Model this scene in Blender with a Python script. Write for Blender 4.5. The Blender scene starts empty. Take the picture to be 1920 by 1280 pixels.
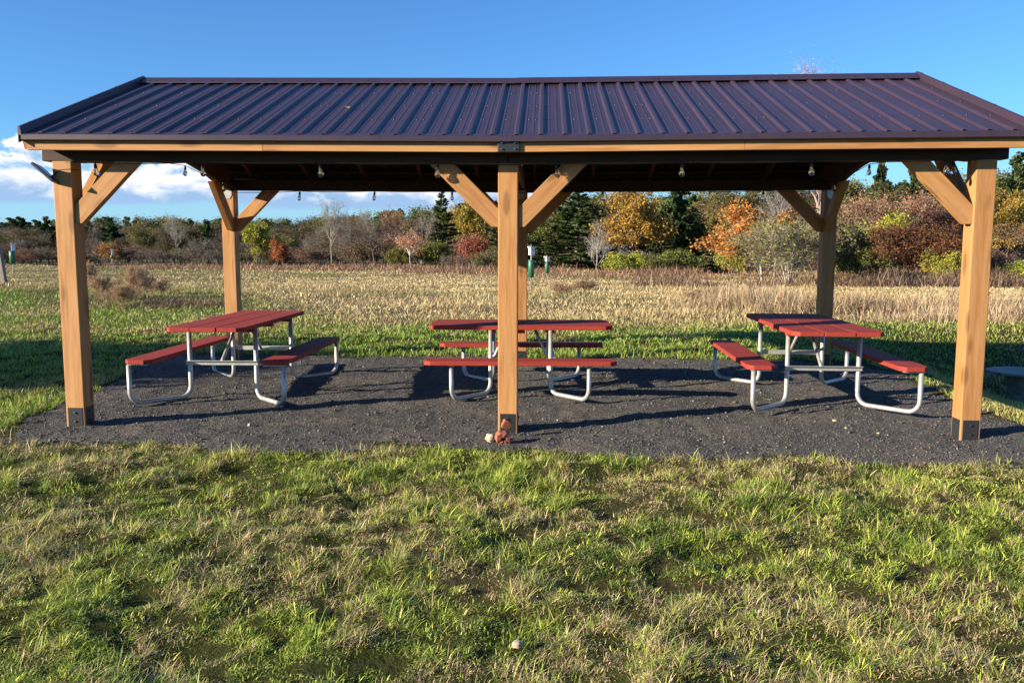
import bpy, math, random
import numpy as np
from mathutils import Matrix, Vector, Quaternion

C = bpy.context.scene.collection
R = math.radians
SC = bpy.context.scene

# ------------------------------------------------------------------ camera
CAM_H = 1.45
F_PX, PITCH, YAW, ROLL = 1590.44, -0.1120, -0.0385, 0.0019
cp, sp = math.cos(PITCH), math.sin(PITCH)
cy, sy = math.cos(YAW), math.sin(YAW)
cr, sr = math.cos(ROLL), math.sin(ROLL)
right = Vector((cy, -sy, 0)); fwd = Vector((cp*sy, cp*cy, sp)); up = Vector((-sp*sy, -sp*cy, cp))
r2 = right*cr + up*sr; u2 = up*cr - right*sr
cam = bpy.data.objects.new('camera', bpy.data.cameras.new('camera')); C.objects.link(cam)
m = Matrix((r2, u2, -fwd)).transposed().to_4x4(); m.translation = (0, 0, CAM_H)
cam.matrix_world = m
cam.data.sensor_width = 36; cam.data.lens = 36*F_PX/1920
cam.data.clip_end = 5000; cam.data.clip_start = 0.05
SC.camera = cam
SC.render.resolution_x = 1024; SC.render.resolution_y = 682

# ------------------------------------------------------------------ light
SUN_EL, SUN_AZ = 16.2, 26.0          # azimuth of the direction the light travels, from +X to +Y
SC.view_settings.view_transform = 'Standard'; SC.view_settings.look = 'None'
SC.view_settings.gamma = 1; SC.view_settings.exposure = 1.32
d = Vector((math.cos(R(SUN_EL))*math.cos(R(SUN_AZ)), math.cos(R(SUN_EL))*math.sin(R(SUN_AZ)), -math.sin(R(SUN_EL))))
sl = bpy.data.lights.new('sun', 'SUN'); sl.energy = 5.0; sl.angle = R(0.5); sl.color = (1.0, 0.86, 0.66)
so = bpy.data.objects.new('sun', sl); C.objects.link(so); so.location = (-20, -10, 12)
so.rotation_euler = d.to_track_quat('-Z', 'Y').to_euler()
W = bpy.data.worlds.new('World'); SC.world = W; W.use_nodes = True
nt = W.node_tree; nt.nodes.clear()
def N(nt, t, **k):
    n = nt.nodes.new(t)
    for a, b in k.items(): setattr(n, a, b)
    return n
def mth(nt, op, a, b=None, c=None, clamp=False):
    n = N(nt, 'ShaderNodeMath', operation=op, use_clamp=clamp)
    for i, v in enumerate((a, b, c)):
        if v is None: continue
        if isinstance(v, (int, float)): n.inputs[i].default_value = v
        else: nt.links.new(v, n.inputs[i])
    return n.outputs[0]
def mixc(nt, f, a, b, mode='MIX'):
    n = N(nt, 'ShaderNodeMix', data_type='RGBA', blend_type=mode); n.clamp_factor = True
    for s, v in ((0, f), (6, a), (7, b)):
        if isinstance(v, (int, float)): n.inputs[s].default_value = v
        elif isinstance(v, tuple): n.inputs[s].default_value = (*v[:3], 1)
        else: nt.links.new(v, n.inputs[s])
    return n.outputs[2]
def smooth(nt, v, a, b):
    n = N(nt, 'ShaderNodeMapRange', interpolation_type='SMOOTHSTEP')
    nt.links.new(v, n.inputs[0]); n.inputs[1].default_value = a; n.inputs[2].default_value = b
    return n.outputs[0]
def noise(nt, vec, scale, detail=4, rough=.55, dist=0., dim='3D'):
    n = N(nt, 'ShaderNodeTexNoise', noise_dimensions=dim)
    if vec is not None: nt.links.new(vec, n.inputs['Vector'])
    n.inputs['Scale'].default_value = scale; n.inputs['Detail'].default_value = detail
    n.inputs['Roughness'].default_value = rough; n.inputs['Distortion'].default_value = dist
    return n
SKYT = (.52, .96, 1.50)
sky = N(nt, 'ShaderNodeTexSky', sky_type='NISHITA'); sky.sun_disc = False
sky.sun_elevation = R(SUN_EL); sky.sun_rotation = math.atan2(-d.x, -d.y)
sky.air_density = 1.0; sky.dust_density = 0.0; sky.ozone_density = 2.2; sky.altitude = 50
tc = N(nt, 'ShaderNodeTexCoord'); sep = N(nt, 'ShaderNodeSeparateXYZ'); nt.links.new(tc.outputs['Generated'], sep.inputs[0])
X, Y, Z = sep.outputs
el = mth(nt, 'MULTIPLY', mth(nt, 'ARCSINE', Z), 57.2958)            # degrees above the horizon
az = mth(nt, 'MULTIPLY', mth(nt, 'ARCTAN2', X, Y), 57.2958)         # degrees right of +Y
cmb = N(nt, 'ShaderNodeCombineXYZ'); nt.links.new(az, cmb.inputs[0]); nt.links.new(mth(nt, 'MULTIPLY', el, 1.7), cmb.inputs[1])
n1 = noise(nt, cmb.outputs[0], .34, 10, .55, .3)
n2 = noise(nt, cmb.outputs[0], .13, 2, .5)
up1 = N(nt, 'ShaderNodeVectorMath', operation='ADD'); nt.links.new(cmb.outputs[0], up1.inputs[0]); up1.inputs[1].default_value = (-.4, .7, 0)
n3 = noise(nt, up1.outputs[0], .34, 10, .55, .3)
# cumulus bank with a flat base, highest on the left of the view and thinning to the right
topel = mth(nt, 'ADD', 5.3, mth(nt, 'MULTIPLY', mth(nt, 'SUBTRACT', n2.outputs[0], .5), 2.0))
topel = mth(nt, 'SUBTRACT', topel, mth(nt, 'MULTIPLY', smooth(nt, az, -22, -12), .5))
topel = mth(nt, 'SUBTRACT', topel, mth(nt, 'MULTIPLY', smooth(nt, az, -6, 6), 4.0))
v_ = mth(nt, 'ADD', mth(nt, 'MULTIPLY', mth(nt, 'SUBTRACT', topel, el), .55), mth(nt, 'MULTIPLY', mth(nt, 'SUBTRACT', n1.outputs[0], .47), 4.0))
wob = mth(nt, 'MULTIPLY', mth(nt, 'SUBTRACT', n2.outputs[0], .5), 1.5)
dens = mth(nt, 'MULTIPLY', smooth(nt, v_, 0, .25), smooth(nt, mth(nt, 'ADD', el, wob), 2.3, 2.75))
strip = mth(nt, 'MULTIPLY', mth(nt, 'MULTIPLY', smooth(nt, mth(nt, 'ADD', el, wob), 2.3, 2.7), mth(nt, 'SUBTRACT', 1, smooth(nt, mth(nt, 'ADD', el, wob), 3.3, 4.2))), mth(nt, 'SUBTRACT', 1, smooth(nt, az, -6, 4)))
dens = mth(nt, 'MAXIMUM', dens, mth(nt, 'MULTIPLY', strip, .9))
relief = mth(nt, 'ADD', .70, mth(nt, 'MULTIPLY', mth(nt, 'SUBTRACT', n1.outputs[0], n3.outputs[0]), 4.5), clamp=True)
hi = smooth(nt, mth(nt, 'ADD', el, mth(nt, 'MULTIPLY', mth(nt, 'SUBTRACT', n3.outputs[0], .5), 4.0)), 2.9, 3.7)
lit = mth(nt, 'MULTIPLY', relief, hi)
ccol = mixc(nt, lit, (2.7, 4.2, 6.4), (9.4, 9.0, 8.8))
skyc = mixc(nt, 1.0, sky.outputs[0], SKYT, 'MULTIPLY')
pale = mth(nt, 'MULTIPLY', mth(nt, 'SUBTRACT', 1, smooth(nt, el, 0.0, 8.0)), .75)
skyc = mixc(nt, pale, skyc, (3.0, 5.3, 7.2))
col = mixc(nt, dens, skyc, ccol)
bg = N(nt, 'ShaderNodeBackground'); bg.inputs[1].default_value = 0.055
nt.links.new(col, bg.inputs[0])
wo = N(nt, 'ShaderNodeOutputWorld'); nt.links.new(bg.outputs[0], wo.inputs[0])

# ------------------------------------------------------------------ helpers
def tag(o, label=None, cat=None, group=None, kind=None):
    if label: o['label'] = label
    if cat: o['category'] = cat
    if group: o['group'] = group
    if kind: o['kind'] = kind
    return o
def empty(name, loc=(0, 0, 0), rz=0):
    o = bpy.data.objects.new(name, None); C.objects.link(o); o.location = loc; o.rotation_euler.z = rz
    o.empty_display_size = .1
    return o
def link(name, me, parent=None, M=None):
    o = bpy.data.objects.new(name, me); C.objects.link(o)
    if parent is not None: o.parent = parent
    if M is not None: o.matrix_basis = M
    return o
class MB:
    def __init__(s): s.v = []; s.f = []; s.mi = []; s.sm = []
    def add(s, vs, fs, mi=0, sm=False):
        b = len(s.v); s.v += [tuple(p) for p in vs]
        for f in fs: s.f.append(tuple(b+i for i in f)); s.mi.append(mi); s.sm.append(sm)
        return s
    def box(s, c, size, M=None, mi=0):
        x, y, z = (a/2 for a in size)
        vs = [Vector((i*x, j*y, k*z))+Vector(c) for i in (-1, 1) for j in (-1, 1) for k in (-1, 1)]
        if M is not None: vs = [M @ v for v in vs]
        return s.add(vs, [(0, 1, 3, 2), (4, 6, 7, 5), (0, 4, 5, 1), (2, 3, 7, 6), (0, 2, 6, 4), (1, 5, 7, 3)], mi)
    def prism(s, poly, a, b, axis='y', mi=0):
        n = len(poly)
        def P(p, t):
            return {'y': (p[0], t, p[1]), 'x': (t, p[0], p[1]), 'z': (p[0], p[1], t)}[axis]
        vs = [P(p, a) for p in poly]+[P(p, b) for p in poly]
        fs = [tuple(range(n)), tuple(range(2*n-1, n-1, -1))]+[(i, n+i, n+(i+1) % n, (i+1) % n) for i in range(n)]
        return s.add(vs, fs, mi)
    def tube(s, pts, r, n=10, mi=0, cap=True):
        pts = [Vector(p) for p in pts]; rs = r if isinstance(r, (list, tuple)) else [r]*len(pts)
        t0 = (pts[1]-pts[0]).normalized(); a = t0.orthogonal().normalized(); vs = []
        prev = t0
        for i, p in enumerate(pts):
            t = ((pts[min(i+1, len(pts)-1)]-p).normalized()+(p-pts[max(i-1, 0)]).normalized()).normalized()
            a = prev.rotation_difference(t) @ a; prev = t; b = t.cross(a)
            for k in range(n):
                w = 2*math.pi*k/n; vs.append(p+(a*math.cos(w)+b*math.sin(w))*rs[i])
        fs = [(i*n+k, i*n+(k+1) % n, (i+1)*n+(k+1) % n, (i+1)*n+k) for i in range(len(pts)-1) for k in range(n)]
        s.add(vs, fs, mi, True)
        if cap:
            b = len(s.v)-len(vs)
            s.f += [tuple(b+k for k in reversed(range(n))), tuple(b+(len(pts)-1)*n+k for k in range(n))]
            s.mi += [mi, mi]; s.sm += [False, False]
        return s
    def lathe(s, prof, n=16, mi=0, o=(0, 0, 0)):
        vs = []
        for r_, z in prof:
            for k in range(n): vs.append((o[0]+r_*math.cos(2*math.pi*k/n), o[1]+r_*math.sin(2*math.pi*k/n), o[2]+z))
        fs = [(i*n+k, i*n+(k+1) % n, (i+1)*n+(k+1) % n, (i+1)*n+k) for i in range(len(prof)-1) for k in range(n)]
        return s.add(vs, fs, mi, True)
    def build(s, name, mats, parent=None, M=None, bevel=0):
        me = bpy.data.meshes.new(name); me.from_pydata(s.v, [], s.f)
        for mt in (mats if isinstance(mats, (list, tuple)) else [mats]): me.materials.append(mt)
        me.polygons.foreach_set('material_index', s.mi); me.polygons.foreach_set('use_smooth', s.sm); me.update()
        o = link(name, me, parent, M)
        if bevel:
            b = o.modifiers.new('bevel', 'BEVEL'); b.width = bevel; b.segments = 2; b.limit_method = 'ANGLE'; b.angle_limit = R(40)
        return o
def fastmesh(name, verts, faces_n, loops, col=None, mats=(), mat_idx=None, smooth_=False):
    """numpy mesh: verts (n,3), faces_n list of loop counts, loops flat index array, col (n,3) point colours"""
    me = bpy.data.meshes.new(name)
    me.vertices.add(len(verts)); me.vertices.foreach_set('co', np.asarray(verts, np.float32).ravel())
    me.loops.add(len(loops)); me.loops.foreach_set('vertex_index', np.asarray(loops, np.int32))
    faces_n = np.asarray(faces_n, np.int32)
    me.polygons.add(len(faces_n)); me.polygons.foreach_set('loop_start', np.concatenate([[0], np.cumsum(faces_n)[:-1]]).astype(np.int32))
    for mt in mats: me.materials.append(mt)
    if mat_idx is not None: me.polygons.foreach_set('material_index', np.asarray(mat_idx, np.int32))
    if smooth_: me.polygons.foreach_set('use_smooth', np.ones(len(faces_n), bool))
    if col is not None:
        at = me.color_attributes.new('Col', 'FLOAT_COLOR', 'POINT')
        c4 = np.ones((len(verts), 4), np.float32); c4[:, :3] = col; at.data.foreach_set('color', c4.ravel())
    me.update(calc_edges=True); me.validate()
    return me
# smooth 2-D value noise for placement and patch colours
_tab = np.random.RandomState(5).rand(256, 256)
def vnoise(x, y, s, o=0):
    x = np.asarray(x, float)/s+o*17.3; y = np.asarray(y, float)/s+o*9.7
    xi = np.floor(x).astype(int); yi = np.floor(y).astype(int); fx = x-xi; fy = y-yi
    fx = fx*fx*(3-2*fx); fy = fy*fy*(3-2*fy); g = lambda a, b: _tab[a % 256, b % 256]
    return (g(xi, yi)*(1-fx)+g(xi+1, yi)*fx)*(1-fy)+(g(xi, yi+1)*(1-fx)+g(xi+1, yi+1)*fx)*fy
def fbm(x, y, s, o=0, k=3):
    r_ = 0; a = 1; t = 0
    for i in range(k): r_ = r_+a*vnoise(x, y, s/2**i, o+i*3); t += a; a *= .55
    return r_/t
def sst(v, a, b):
    t = np.clip((np.asarray(v, float)-a)/(b-a), 0, 1); return t*t*(3-2*t)
Y0 = 6.469                                # front face of the front posts
def G(x, y):
    x = np.asarray(x, float); y = np.asarray(y, float)
    near = -.0047*np.clip(x, -8, 8)+.0204*(np.minimum(y, 12)-Y0)
    near = near-.0125*np.maximum(y-24, 0)
    bank = -.62*sst(x, 3.85, 6.3)*(1-sst(y, 11.3, 15))*sst(y, 6.0, 8.5)
    bump = (fbm(x, y, 2.2, 7)-.5)*.05*sst(y, 13, 18)+(fbm(x, y, 9, 3)-.5)*.3*sst(y, 16, 30)
    return near+bank+bump
def at(px, depth):                        # ground point seen at picture column px (1920 wide) at a distance
    u = (px-960)/F_PX*depth
    return (u*cy+depth*sy, -u*sy+depth*cy)
def zrow(row, depth): return CAM_H+depth*math.tan(math.atan((640-row)/F_PX)+PITCH)

# ------------------------------------------------------------------ materials
def mat(name, color=(.5, .5, .5), rough=.6, metal=0., spec=.5):
    mt = bpy.data.materials.new(name); mt.use_nodes = True; b = mt.node_tree.nodes['Principled BSDF']
    b.inputs['Base Color'].default_value = (*color, 1); b.inputs['Roughness'].default_value = rough
    b.inputs['Metallic'].default_value = metal; b.inputs['Specular IOR Level'].default_value = spec
    return mt
def bump(mt, h, strength=.3, dist=.01):
    nt = mt.node_tree; b = N(nt, 'ShaderNodeBump'); b.inputs['Strength'].default_value = strength; b.inputs['Distance'].default_value = dist
    nt.links.new(h, b.inputs['Height']); nt.links.new(b.outputs[0], nt.nodes['Principled BSDF'].inputs['Normal'])
def wood(name, c1, c2, c3, rough=.62, knots=True):
    mt = mat(name, c1, rough, spec=.3); nt = mt.node_tree; P = nt.nodes['Principled BSDF']
    tc = N(nt, 'ShaderNodeTexCoord'); oi = N(nt, 'ShaderNodeObjectInfo')
    off = N(nt, 'ShaderNodeVectorMath', operation='ADD'); nt.links.new(tc.outputs['Object'], off.inputs[0])
    rr = N(nt, 'ShaderNodeCombineXYZ'); rnd = mth(nt, 'MULTIPLY', oi.outputs['Random'], 37)
    for i in range(3): nt.links.new(rnd, rr.inputs[i])
    nt.links.new(rr.outputs[0], off.inputs[1])
    mp = N(nt, 'ShaderNodeMapping'); mp.inputs['Scale'].default_value = (.9, 14, 14); nt.links.new(off.outputs[0], mp.inputs[0])
    g = noise(nt, mp.outputs[0], 3.2, 6, .65, .6)
    mp2 = N(nt, 'ShaderNodeMapping'); mp2.inputs['Scale'].default_value = (.35, 3.5, 3.5); nt.links.new(off.outputs[0], mp2.inputs[0])
    g2 = noise(nt, mp2.outputs[0], 2.0, 3, .5, 1.2)
    col = mixc(nt, smooth(nt, g.outputs[0], .35, .68), c1, c2)
    col = mixc(nt, mth(nt, 'MULTIPLY', smooth(nt, g2.outputs[0], .42, .7), .6), col, c3)
    if knots:
        mp3 = N(nt, 'ShaderNodeMapping'); mp3.inputs['Scale'].default_value = (1.9, 6.5, 6.5); nt.links.new(off.outputs[0], mp3.inputs[0])
        vo = N(nt, 'ShaderNodeTexVoronoi'); vo.inputs['Scale'].default_value = 1.15; nt.links.new(mp3.outputs[0], vo.inputs['Vector'])
        k = mth(nt, 'SUBTRACT', 1, smooth(nt, vo.outputs['Distance'], .13, .27))
        col = mixc(nt, mth(nt, 'MULTIPLY', k, .55), col, tuple(v*.33 for v in c2))
    mp4 = N(nt, 'ShaderNodeMapping'); mp4.inputs['Scale'].default_value = (.55, 30, 30); nt.links.new(off.outputs[0], mp4.inputs[0])
    ck = noise(nt, mp4.outputs[0], 1.6, 3, .5); col = mixc(nt, mth(nt, 'MULTIPLY', smooth(nt, ck.outputs[0], .685, .72), .55), col, tuple(v*.3 for v in c2))
    hsv = N(nt, 'ShaderNodeHueSaturation'); nt.links.new(col, hsv.inputs['Color'])
    nt.links.new(mth(nt, 'ADD', .9, mth(nt, 'MULTIPLY', oi.outputs['Random'], .2)), hsv.inputs['Value'])
    nt.links.new(hsv.outputs[0], P.inputs['Base Color']); bump(mt, g.outputs[0], .25, .003)
    return mt
M_wood = wood('cedar_stain', (.43, .215, .080), (.33, .150, .050), (.49, .275, .115))
M_wood_shaded = wood('shaded_beam_wood', (.050, .028, .018), (.03, .018, .012), (.06, .034, .022), knots=False)  # brown timber, with the deep shade below the roof put into its colour
M_rafter = wood('shaded_rafter_stain', (.10, .038, .020), (.07, .025, .014), (.12, .045, .024), knots=False)  # reddish stain, darkened further to stand for the shade under the roof
M_fence = wood('weathered_post', (.19, .175, .15), (.11, .10, .085), (.23, .21, .18))
M_black = mat('black_steel', (.022, .023, .026), .42, .0, .5)
M_boltm = mat('bolt_steel', (.10, .10, .105), .35, .8)
M_roof = mat('brown_roof_metal', (.055, .027, .032), .36, .0, .6)
def roofnodes():
    nt = M_roof.node_tree; P = nt.nodes['Principled BSDF']; tc = N(nt, 'ShaderNodeTexCoord')
    mp = N(nt, 'ShaderNodeMapping'); mp.inputs['Scale'].default_value = (6, .6, .6); nt.links.new(tc.outputs['Object'], mp.inputs[0])
    n = noise(nt, mp.outputs[0], 2.2, 5, .6); n_b = noise(nt, tc.outputs['Object'], 1.1, 3, .5)
    nt.links.new(mixc(nt, smooth(nt, n.outputs[0], .3, .7), (.046, .026, .039), (.036, .022, .035)), P.inputs['Base Color'])
    nt.links.new(mth(nt, 'ADD', .27, mth(nt, 'MULTIPLY', n_b.outputs[0], .22)), P.inputs['Roughness'])
    bump(M_roof, n_b.outputs[0], .25, .02)
roofnodes()
M_under = mat('shaded_roof_underside', (.014, .008, .007), .8)  # brown sheet metal, its colour blackened to carry the shade beneath
M_red = mat('red_bench_paint', (.36, .055, .045), .72, 0, .18)
def rednodes():
    nt = M_red.node_tree; P = nt.nodes['Principled BSDF']; tc = N(nt, 'ShaderNodeTexCoord')
    mp = N(nt, 'ShaderNodeMapping'); mp.inputs['Scale'].default_value = (1.2, 16, 16); nt.links.new(tc.outputs['Object'], mp.inputs[0])
    g = noise(nt, mp.outputs[0], 3, 6, .6, .4); w = noise(nt, tc.outputs['Object'], 5.5, 6, .7)
    c = mixc(nt, smooth(nt, g.outputs[0], .35, .7), (.31, .044, .030), (.225, .033, .025))
    c = mixc(nt, mth(nt, 'MULTIPLY', smooth(nt, w.outputs[0], .68, .74), .5), c, (.40, .20, .16))
    nt.links.new(c, P.inputs['Base Color']); bump(M_red, g.outputs[0], .3, .002)
rednodes()
M_galv = mat('galvanised_steel', (.62, .61, .57), .42, .55)
def galvnodes():
    nt = M_galv.node_tree; P = nt.nodes['Principled BSDF']; tc = N(nt, 'ShaderNodeTexCoord')
    n = noise(nt, tc.outputs['Object'], 22, 4, .6); w = noise(nt, tc.outputs['Object'], 3, 3, .6)
    c = mixc(nt, n.outputs[0], (.36, .36, .34), (.56, .55, .51))
    c = mixc(nt, mth(nt, 'MULTIPLY', smooth(nt, w.outputs[0], .56, .66), .35), c, (.36, .30, .24))
    nt.links.new(c, P.inputs['Base Color']); nt.links.new(mth(nt, 'ADD', .32, mth(nt, 'MULTIPLY', n.outputs[0], .25)), P.inputs['Roughness'])
galvnodes()
M_cable = mat('black_cable', (.012, .012, .013), .5)
M_glass = mat('clear_bulb_glass', (.95, .95, .95), .03); M_glass.node_tree.nodes['Principled BSDF'].inputs['Transmission Weight'].default_value = 1.0
M_fil = mat('filament', (.6, .42, .2), .4, .6)
M_white = mat('white_plastic', (.74, .76, .76), .5)
M_green = mat('green_painted_pipe', (.03, .14, .075), .45)
M_pole = mat('galvanised_pole', (.42, .43, .40), .5, .3)
M_brick = mat('red_brick', (.36, .12, .065), .85)
M_rock = mat('pale_stone', (.52, .44, .33), .85)
def speck(mt, c1, c2, sc):
    nt = mt.node_tree; tc = N(nt, 'ShaderNodeTexCoord'); n = noise(nt, tc.outputs['Object'], sc, 6, .7)
    nt.links.new(mixc(nt, smooth(nt, n.outputs[0], .35, .65), c1, c2), nt.nodes['Principled BSDF'].inputs['Base Color']); bump(mt, n.outputs[0], .6, .006)
speck(M_brick, (.36, .115, .06), (.20, .065, .04), 30); speck(M_rock, (.42, .36, .27), (.28, .23, .17), 25)
def vcol(name, rough=.6, trans=.35, spec=.3, vary=0.):
    mt = bpy.data.materials.new(name); mt.use_nodes = True; nt = mt.node_tree; P = nt.nodes['Principled BSDF']
    a = N(nt, 'ShaderNodeAttribute'); a.attribute_name = 'Col'; col = a.outputs['Color']
    if vary:
        oi = N(nt, 'ShaderNodeObjectInfo'); h = N(nt, 'ShaderNodeHueSaturation'); nt.links.new(col, h.inputs['Color'])
        nt.links.new(mth(nt, 'ADD', .5-vary*.06, mth(nt, 'MULTIPLY', oi.outputs['Random'], vary*.12)), h.inputs['Hue'])
        nt.links.new(mth(nt, 'ADD', 1-vary*.3, mth(nt, 'MULTIPLY', oi.outputs['Random'], vary*.6)), h.inputs['Value'])
        col = h.outputs[0]
    nt.links.new(col, P.inputs['Base Color']); P.inputs['Roughness'].default_value = rough; P.inputs['Specular IOR Level'].default_value = spec
    if trans:
        t = N(nt, 'ShaderNodeBsdfTranslucent'); nt.links.new(col, t.inputs[0]); mx = N(nt, 'ShaderNodeMixShader'); mx.inputs[0].default_value = trans
        nt.links.new(P.outputs[0], mx.inputs[1]); nt.links.new(t.outputs[0], mx.inputs[2])
        nt.links.new(mx.outputs[0], nt.nodes['Material Output'].inputs[0])
    return mt
M_blade = vcol('grass_blades', .5, .22, .35)
M_leaf = vcol('leaves', .75, .22, .08, .45)
M_bark = vcol('bark', .85, 0, .2)

# ------------------------------------------------------------------ ground
def zone_colors(x, y, rng=None):
    """what grows where: green turf, cut hay, rough brown weeds -> rgb, plus blade height"""
    x = np.asarray(x, float); y = np.asarray(y, float); n = fbm(x, y, 3.2, 1); n2 = fbm(x, y, .8, 2); n3 = fbm(x, y*2.2, 10, 4)
    left = 1-sst(x/np.maximum(y, 1), -.46, -.20)
    edge = 14.6+(n3-.5)*4+left*9+1.5*sst(x, 5, 12)
    straw = sst(y+(n2-.5)*3, edge-2.2, edge+3.0)
    g = np.array([.18, .29, .035]); g2 = np.array([.33, .37, .065]); s1 = np.array([.62, .49, .25]); s2 = np.array([.48, .37, .18]); br = np.array([.25, .15, .085]); thatch = np.array([.33, .25, .11])
    L = lambda a, b, t: a+(b-a)*np.asarray(t)[:, None]
    green = L(g, g2, n); green = L(green, thatch*1.4, sst(n2+.5*n, .72, 1.0)*.85)
    hay = L(s1, s2, sst(n2, .35, .75)); hay = L(hay, np.array([.22, .22, .08]), sst(n3, .52, .72)*.6+left*.35)
    c = L(green, hay, straw)
    weeds = sst(y, 50+(n-.5)*10, 58+(n-.5)*10)*sst(x/np.maximum(y, 1), -.50, -.34)
    weeds = np.maximum(weeds, sst(y, 29+(n-.5)*5, 33+(n-.5)*5)*sst(x/np.maximum(y, 1), .2, .34))
    c = L(c, br, weeds*.85)
    return c, straw, weeds
def turf(x, y): return (fbm(x, y, .42, 21)-.5)*.085+(fbm(x, y, .16, 22, 2)-.5)*.075
def in_pad(x, y, grow=0.):
    w = (fbm(x, y, .9, 11)-.5)*.46+(fbm(x, y, .2, 12)-.5)*.26
    return ((x > -4.32-grow+w-.12*(y-8)) & (x < 3.86+grow+w*.6) & (y > 5.86-grow+w-.03*(x-1)) & (y < 10.3+grow+w*.7))
def rimf(x, y): return 1-sum(in_pad(x, y, g_)*1. for g_ in (.05, .16, .27, .38))/4
M_ground = bpy.data.materials.new('field_soil'); M_ground.use_nodes = True
def groundmat():
    nt = M_ground.node_tree; P = nt.nodes['Principled BSDF']; a = N(nt, 'ShaderNodeAttribute'); a.attribute_name = 'Col'
    tc = N(nt, 'ShaderNodeTexCoord'); n = noise(nt, tc.outputs['Object'], 1.7, 8, .75); n2 = noise(nt, tc.outputs['Object'], 24, 5, .7)
    c = mixc(nt, smooth(nt, n.outputs[0], .35, .65), a.outputs['Color'], mixc(nt, .45, a.outputs['Color'], (.05, .055, .02)))
    c = mixc(nt, mth(nt, 'MULTIPLY', smooth(nt, n2.outputs[0], .4, .7), .5), c, (.06, .045, .025))
    nt.links.new(c, P.inputs['Base Color']); P.inputs['Roughness'].default_value = 1; P.inputs['Specular IOR Level'].default_value = .1
    h = mth(nt, 'ADD', n.outputs[0], mth(nt, 'MULTIPLY', n2.outputs[0], .5)); bump(M_ground, h, .9, .06)
groundmat()
def make_ground():
    a = np.concatenate([[-900, -500, -300, -200, -140], np.arange(-100, -20, 4), np.arange(-20, -8, .5), np.arange(-8, 9, .1), np.arange(9, 22, .5), np.arange(22, 102, 4), [140, 200, 300, 500, 900]])
    b = np.concatenate([[-300, -100, -40, -15, -8, -4], np.arange(-2, 12, .1), np.arange(12, 30, .4), np.arange(30, 130, 2.5), [140, 160, 200, 300, 500, 900, 1500]])
    xx, yy = np.meshgrid(a, b); nx, ny = len(a), len(b)
    zz = G(xx, np.clip(yy, -20, 150)); padm = in_pad(xx, yy, -.15)
    zz = zz-padm*.05+turf(xx, yy)*(yy < 13)*rimf(xx, yy)
    v = np.stack([xx.ravel(), yy.ravel(), zz.ravel()], 1); c, _, _ = zone_colors(v[:, 0], v[:, 1])
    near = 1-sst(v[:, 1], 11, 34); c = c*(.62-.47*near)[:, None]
    i, j = np.meshgrid(np.arange(ny-1), np.arange(nx-1), indexing='ij'); q = (i*nx+j).ravel()
    loops = np.stack([q, q+1, q+nx+1, q+nx], 1).ravel()
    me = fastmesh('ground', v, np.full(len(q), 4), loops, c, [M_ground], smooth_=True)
    o = link('ground', me); tag(o, kind='structure')
make_ground()

# gravel pad: a low mound of dark crushed stone under the pavilion
M_pad = mat('dark_crushed_gravel', (.07, .07, .072), .95, 0, .2)
def padmat():
    nt = M_pad.node_tree; P = nt.nodes['Principled BSDF']; tc = N(nt, 'ShaderNodeTexCoord'); o = tc.outputs['Object']
    vo = N(nt, 'ShaderNodeTexVoronoi'); vo.inputs['Scale'].default_value = 150; nt.links.new(o, vo.inputs['Vector'])
    sepc = N(nt, 'ShaderNodeSeparateColor'); nt.links.new(vo.outputs['Color'], sepc.inputs[0])
    big = noise(nt, o, 1.3, 5, .6); mid = noise(nt, o, 14, 6, .7); fine = noise(nt, o, 120, 3, .6)
    c = mixc(nt, sepc.outputs[0], (.054, .054, .056), (.165, .158, .152))
    c = mixc(nt, mth(nt, 'MULTIPLY', smooth(nt, big.outputs[0], .45, .68), .65), c, (.22, .185, .15))
    c = mixc(nt, mth(nt, 'MULTIPLY', smooth(nt, sepc.outputs[1], .965, .975), .8), c, (.42, .40, .36))
    c = mixc(nt, mth(nt, 'MULTIPLY', smooth(nt, mid.outputs[0], .58, .72), .5), c, (.04, .04, .043))
    nt.links.new(c, P.inputs['Base Color'])
    h = mth(nt, 'ADD', mth(nt, 'MULTIPLY', vo.outputs['Distance'], .5), mth(nt, 'ADD', mth(nt, 'MULTIPLY', mid.outputs[0], 1.6), mth(nt, 'MULTIPLY', fine.outputs[0], .4)))
    bump(M_pad, h, 1.0, .03)
padmat()
def pad_z(x, y): return G(x, y)+.004+(fbm(x, y, .55, 31)-.5)*.036+(fbm(x, y, .13, 33, 2)-.5)*.020+(fbm(x, y, .05, 35, 1)-.5)*.007
def make_pad():
    a = np.arange(-5.2, 4.6, .03); b = np.arange(5.3, 10.9, .03); xx, yy = np.meshgrid(a, b); nx, ny = len(a), len(b)
    ins = in_pad(xx, yy, .22); zz = pad_z(xx, yy)
    v = np.stack([xx.ravel(), yy.ravel(), zz.ravel()], 1)
    i, j = np.meshgrid(np.arange(ny-1), np.arange(nx-1), indexing='ij'); i = i.ravel(); j = j.ravel()
    ok = ins[i, j] & ins[i+1, j] & ins[i, j+1] & ins[i+1, j+1]; q = (i*nx+j)[ok]
    # sink the rim a little so that the gravel feathers into the turf
    rim = ~in_pad(xx, yy, .05); v[:, 2] -= (rim*.03).ravel()
    loops = np.stack([q, q+1, q+nx+1, q+nx], 1).ravel()
    used, inv = np.unique(loops, return_inverse=True)
    o = link('gravel_pad', fastmesh('gravel_pad', v[used], np.full(len(q), 4), inv, None, [M_pad], smooth_=True)); tag(o, kind='structure')
make_pad()
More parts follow.
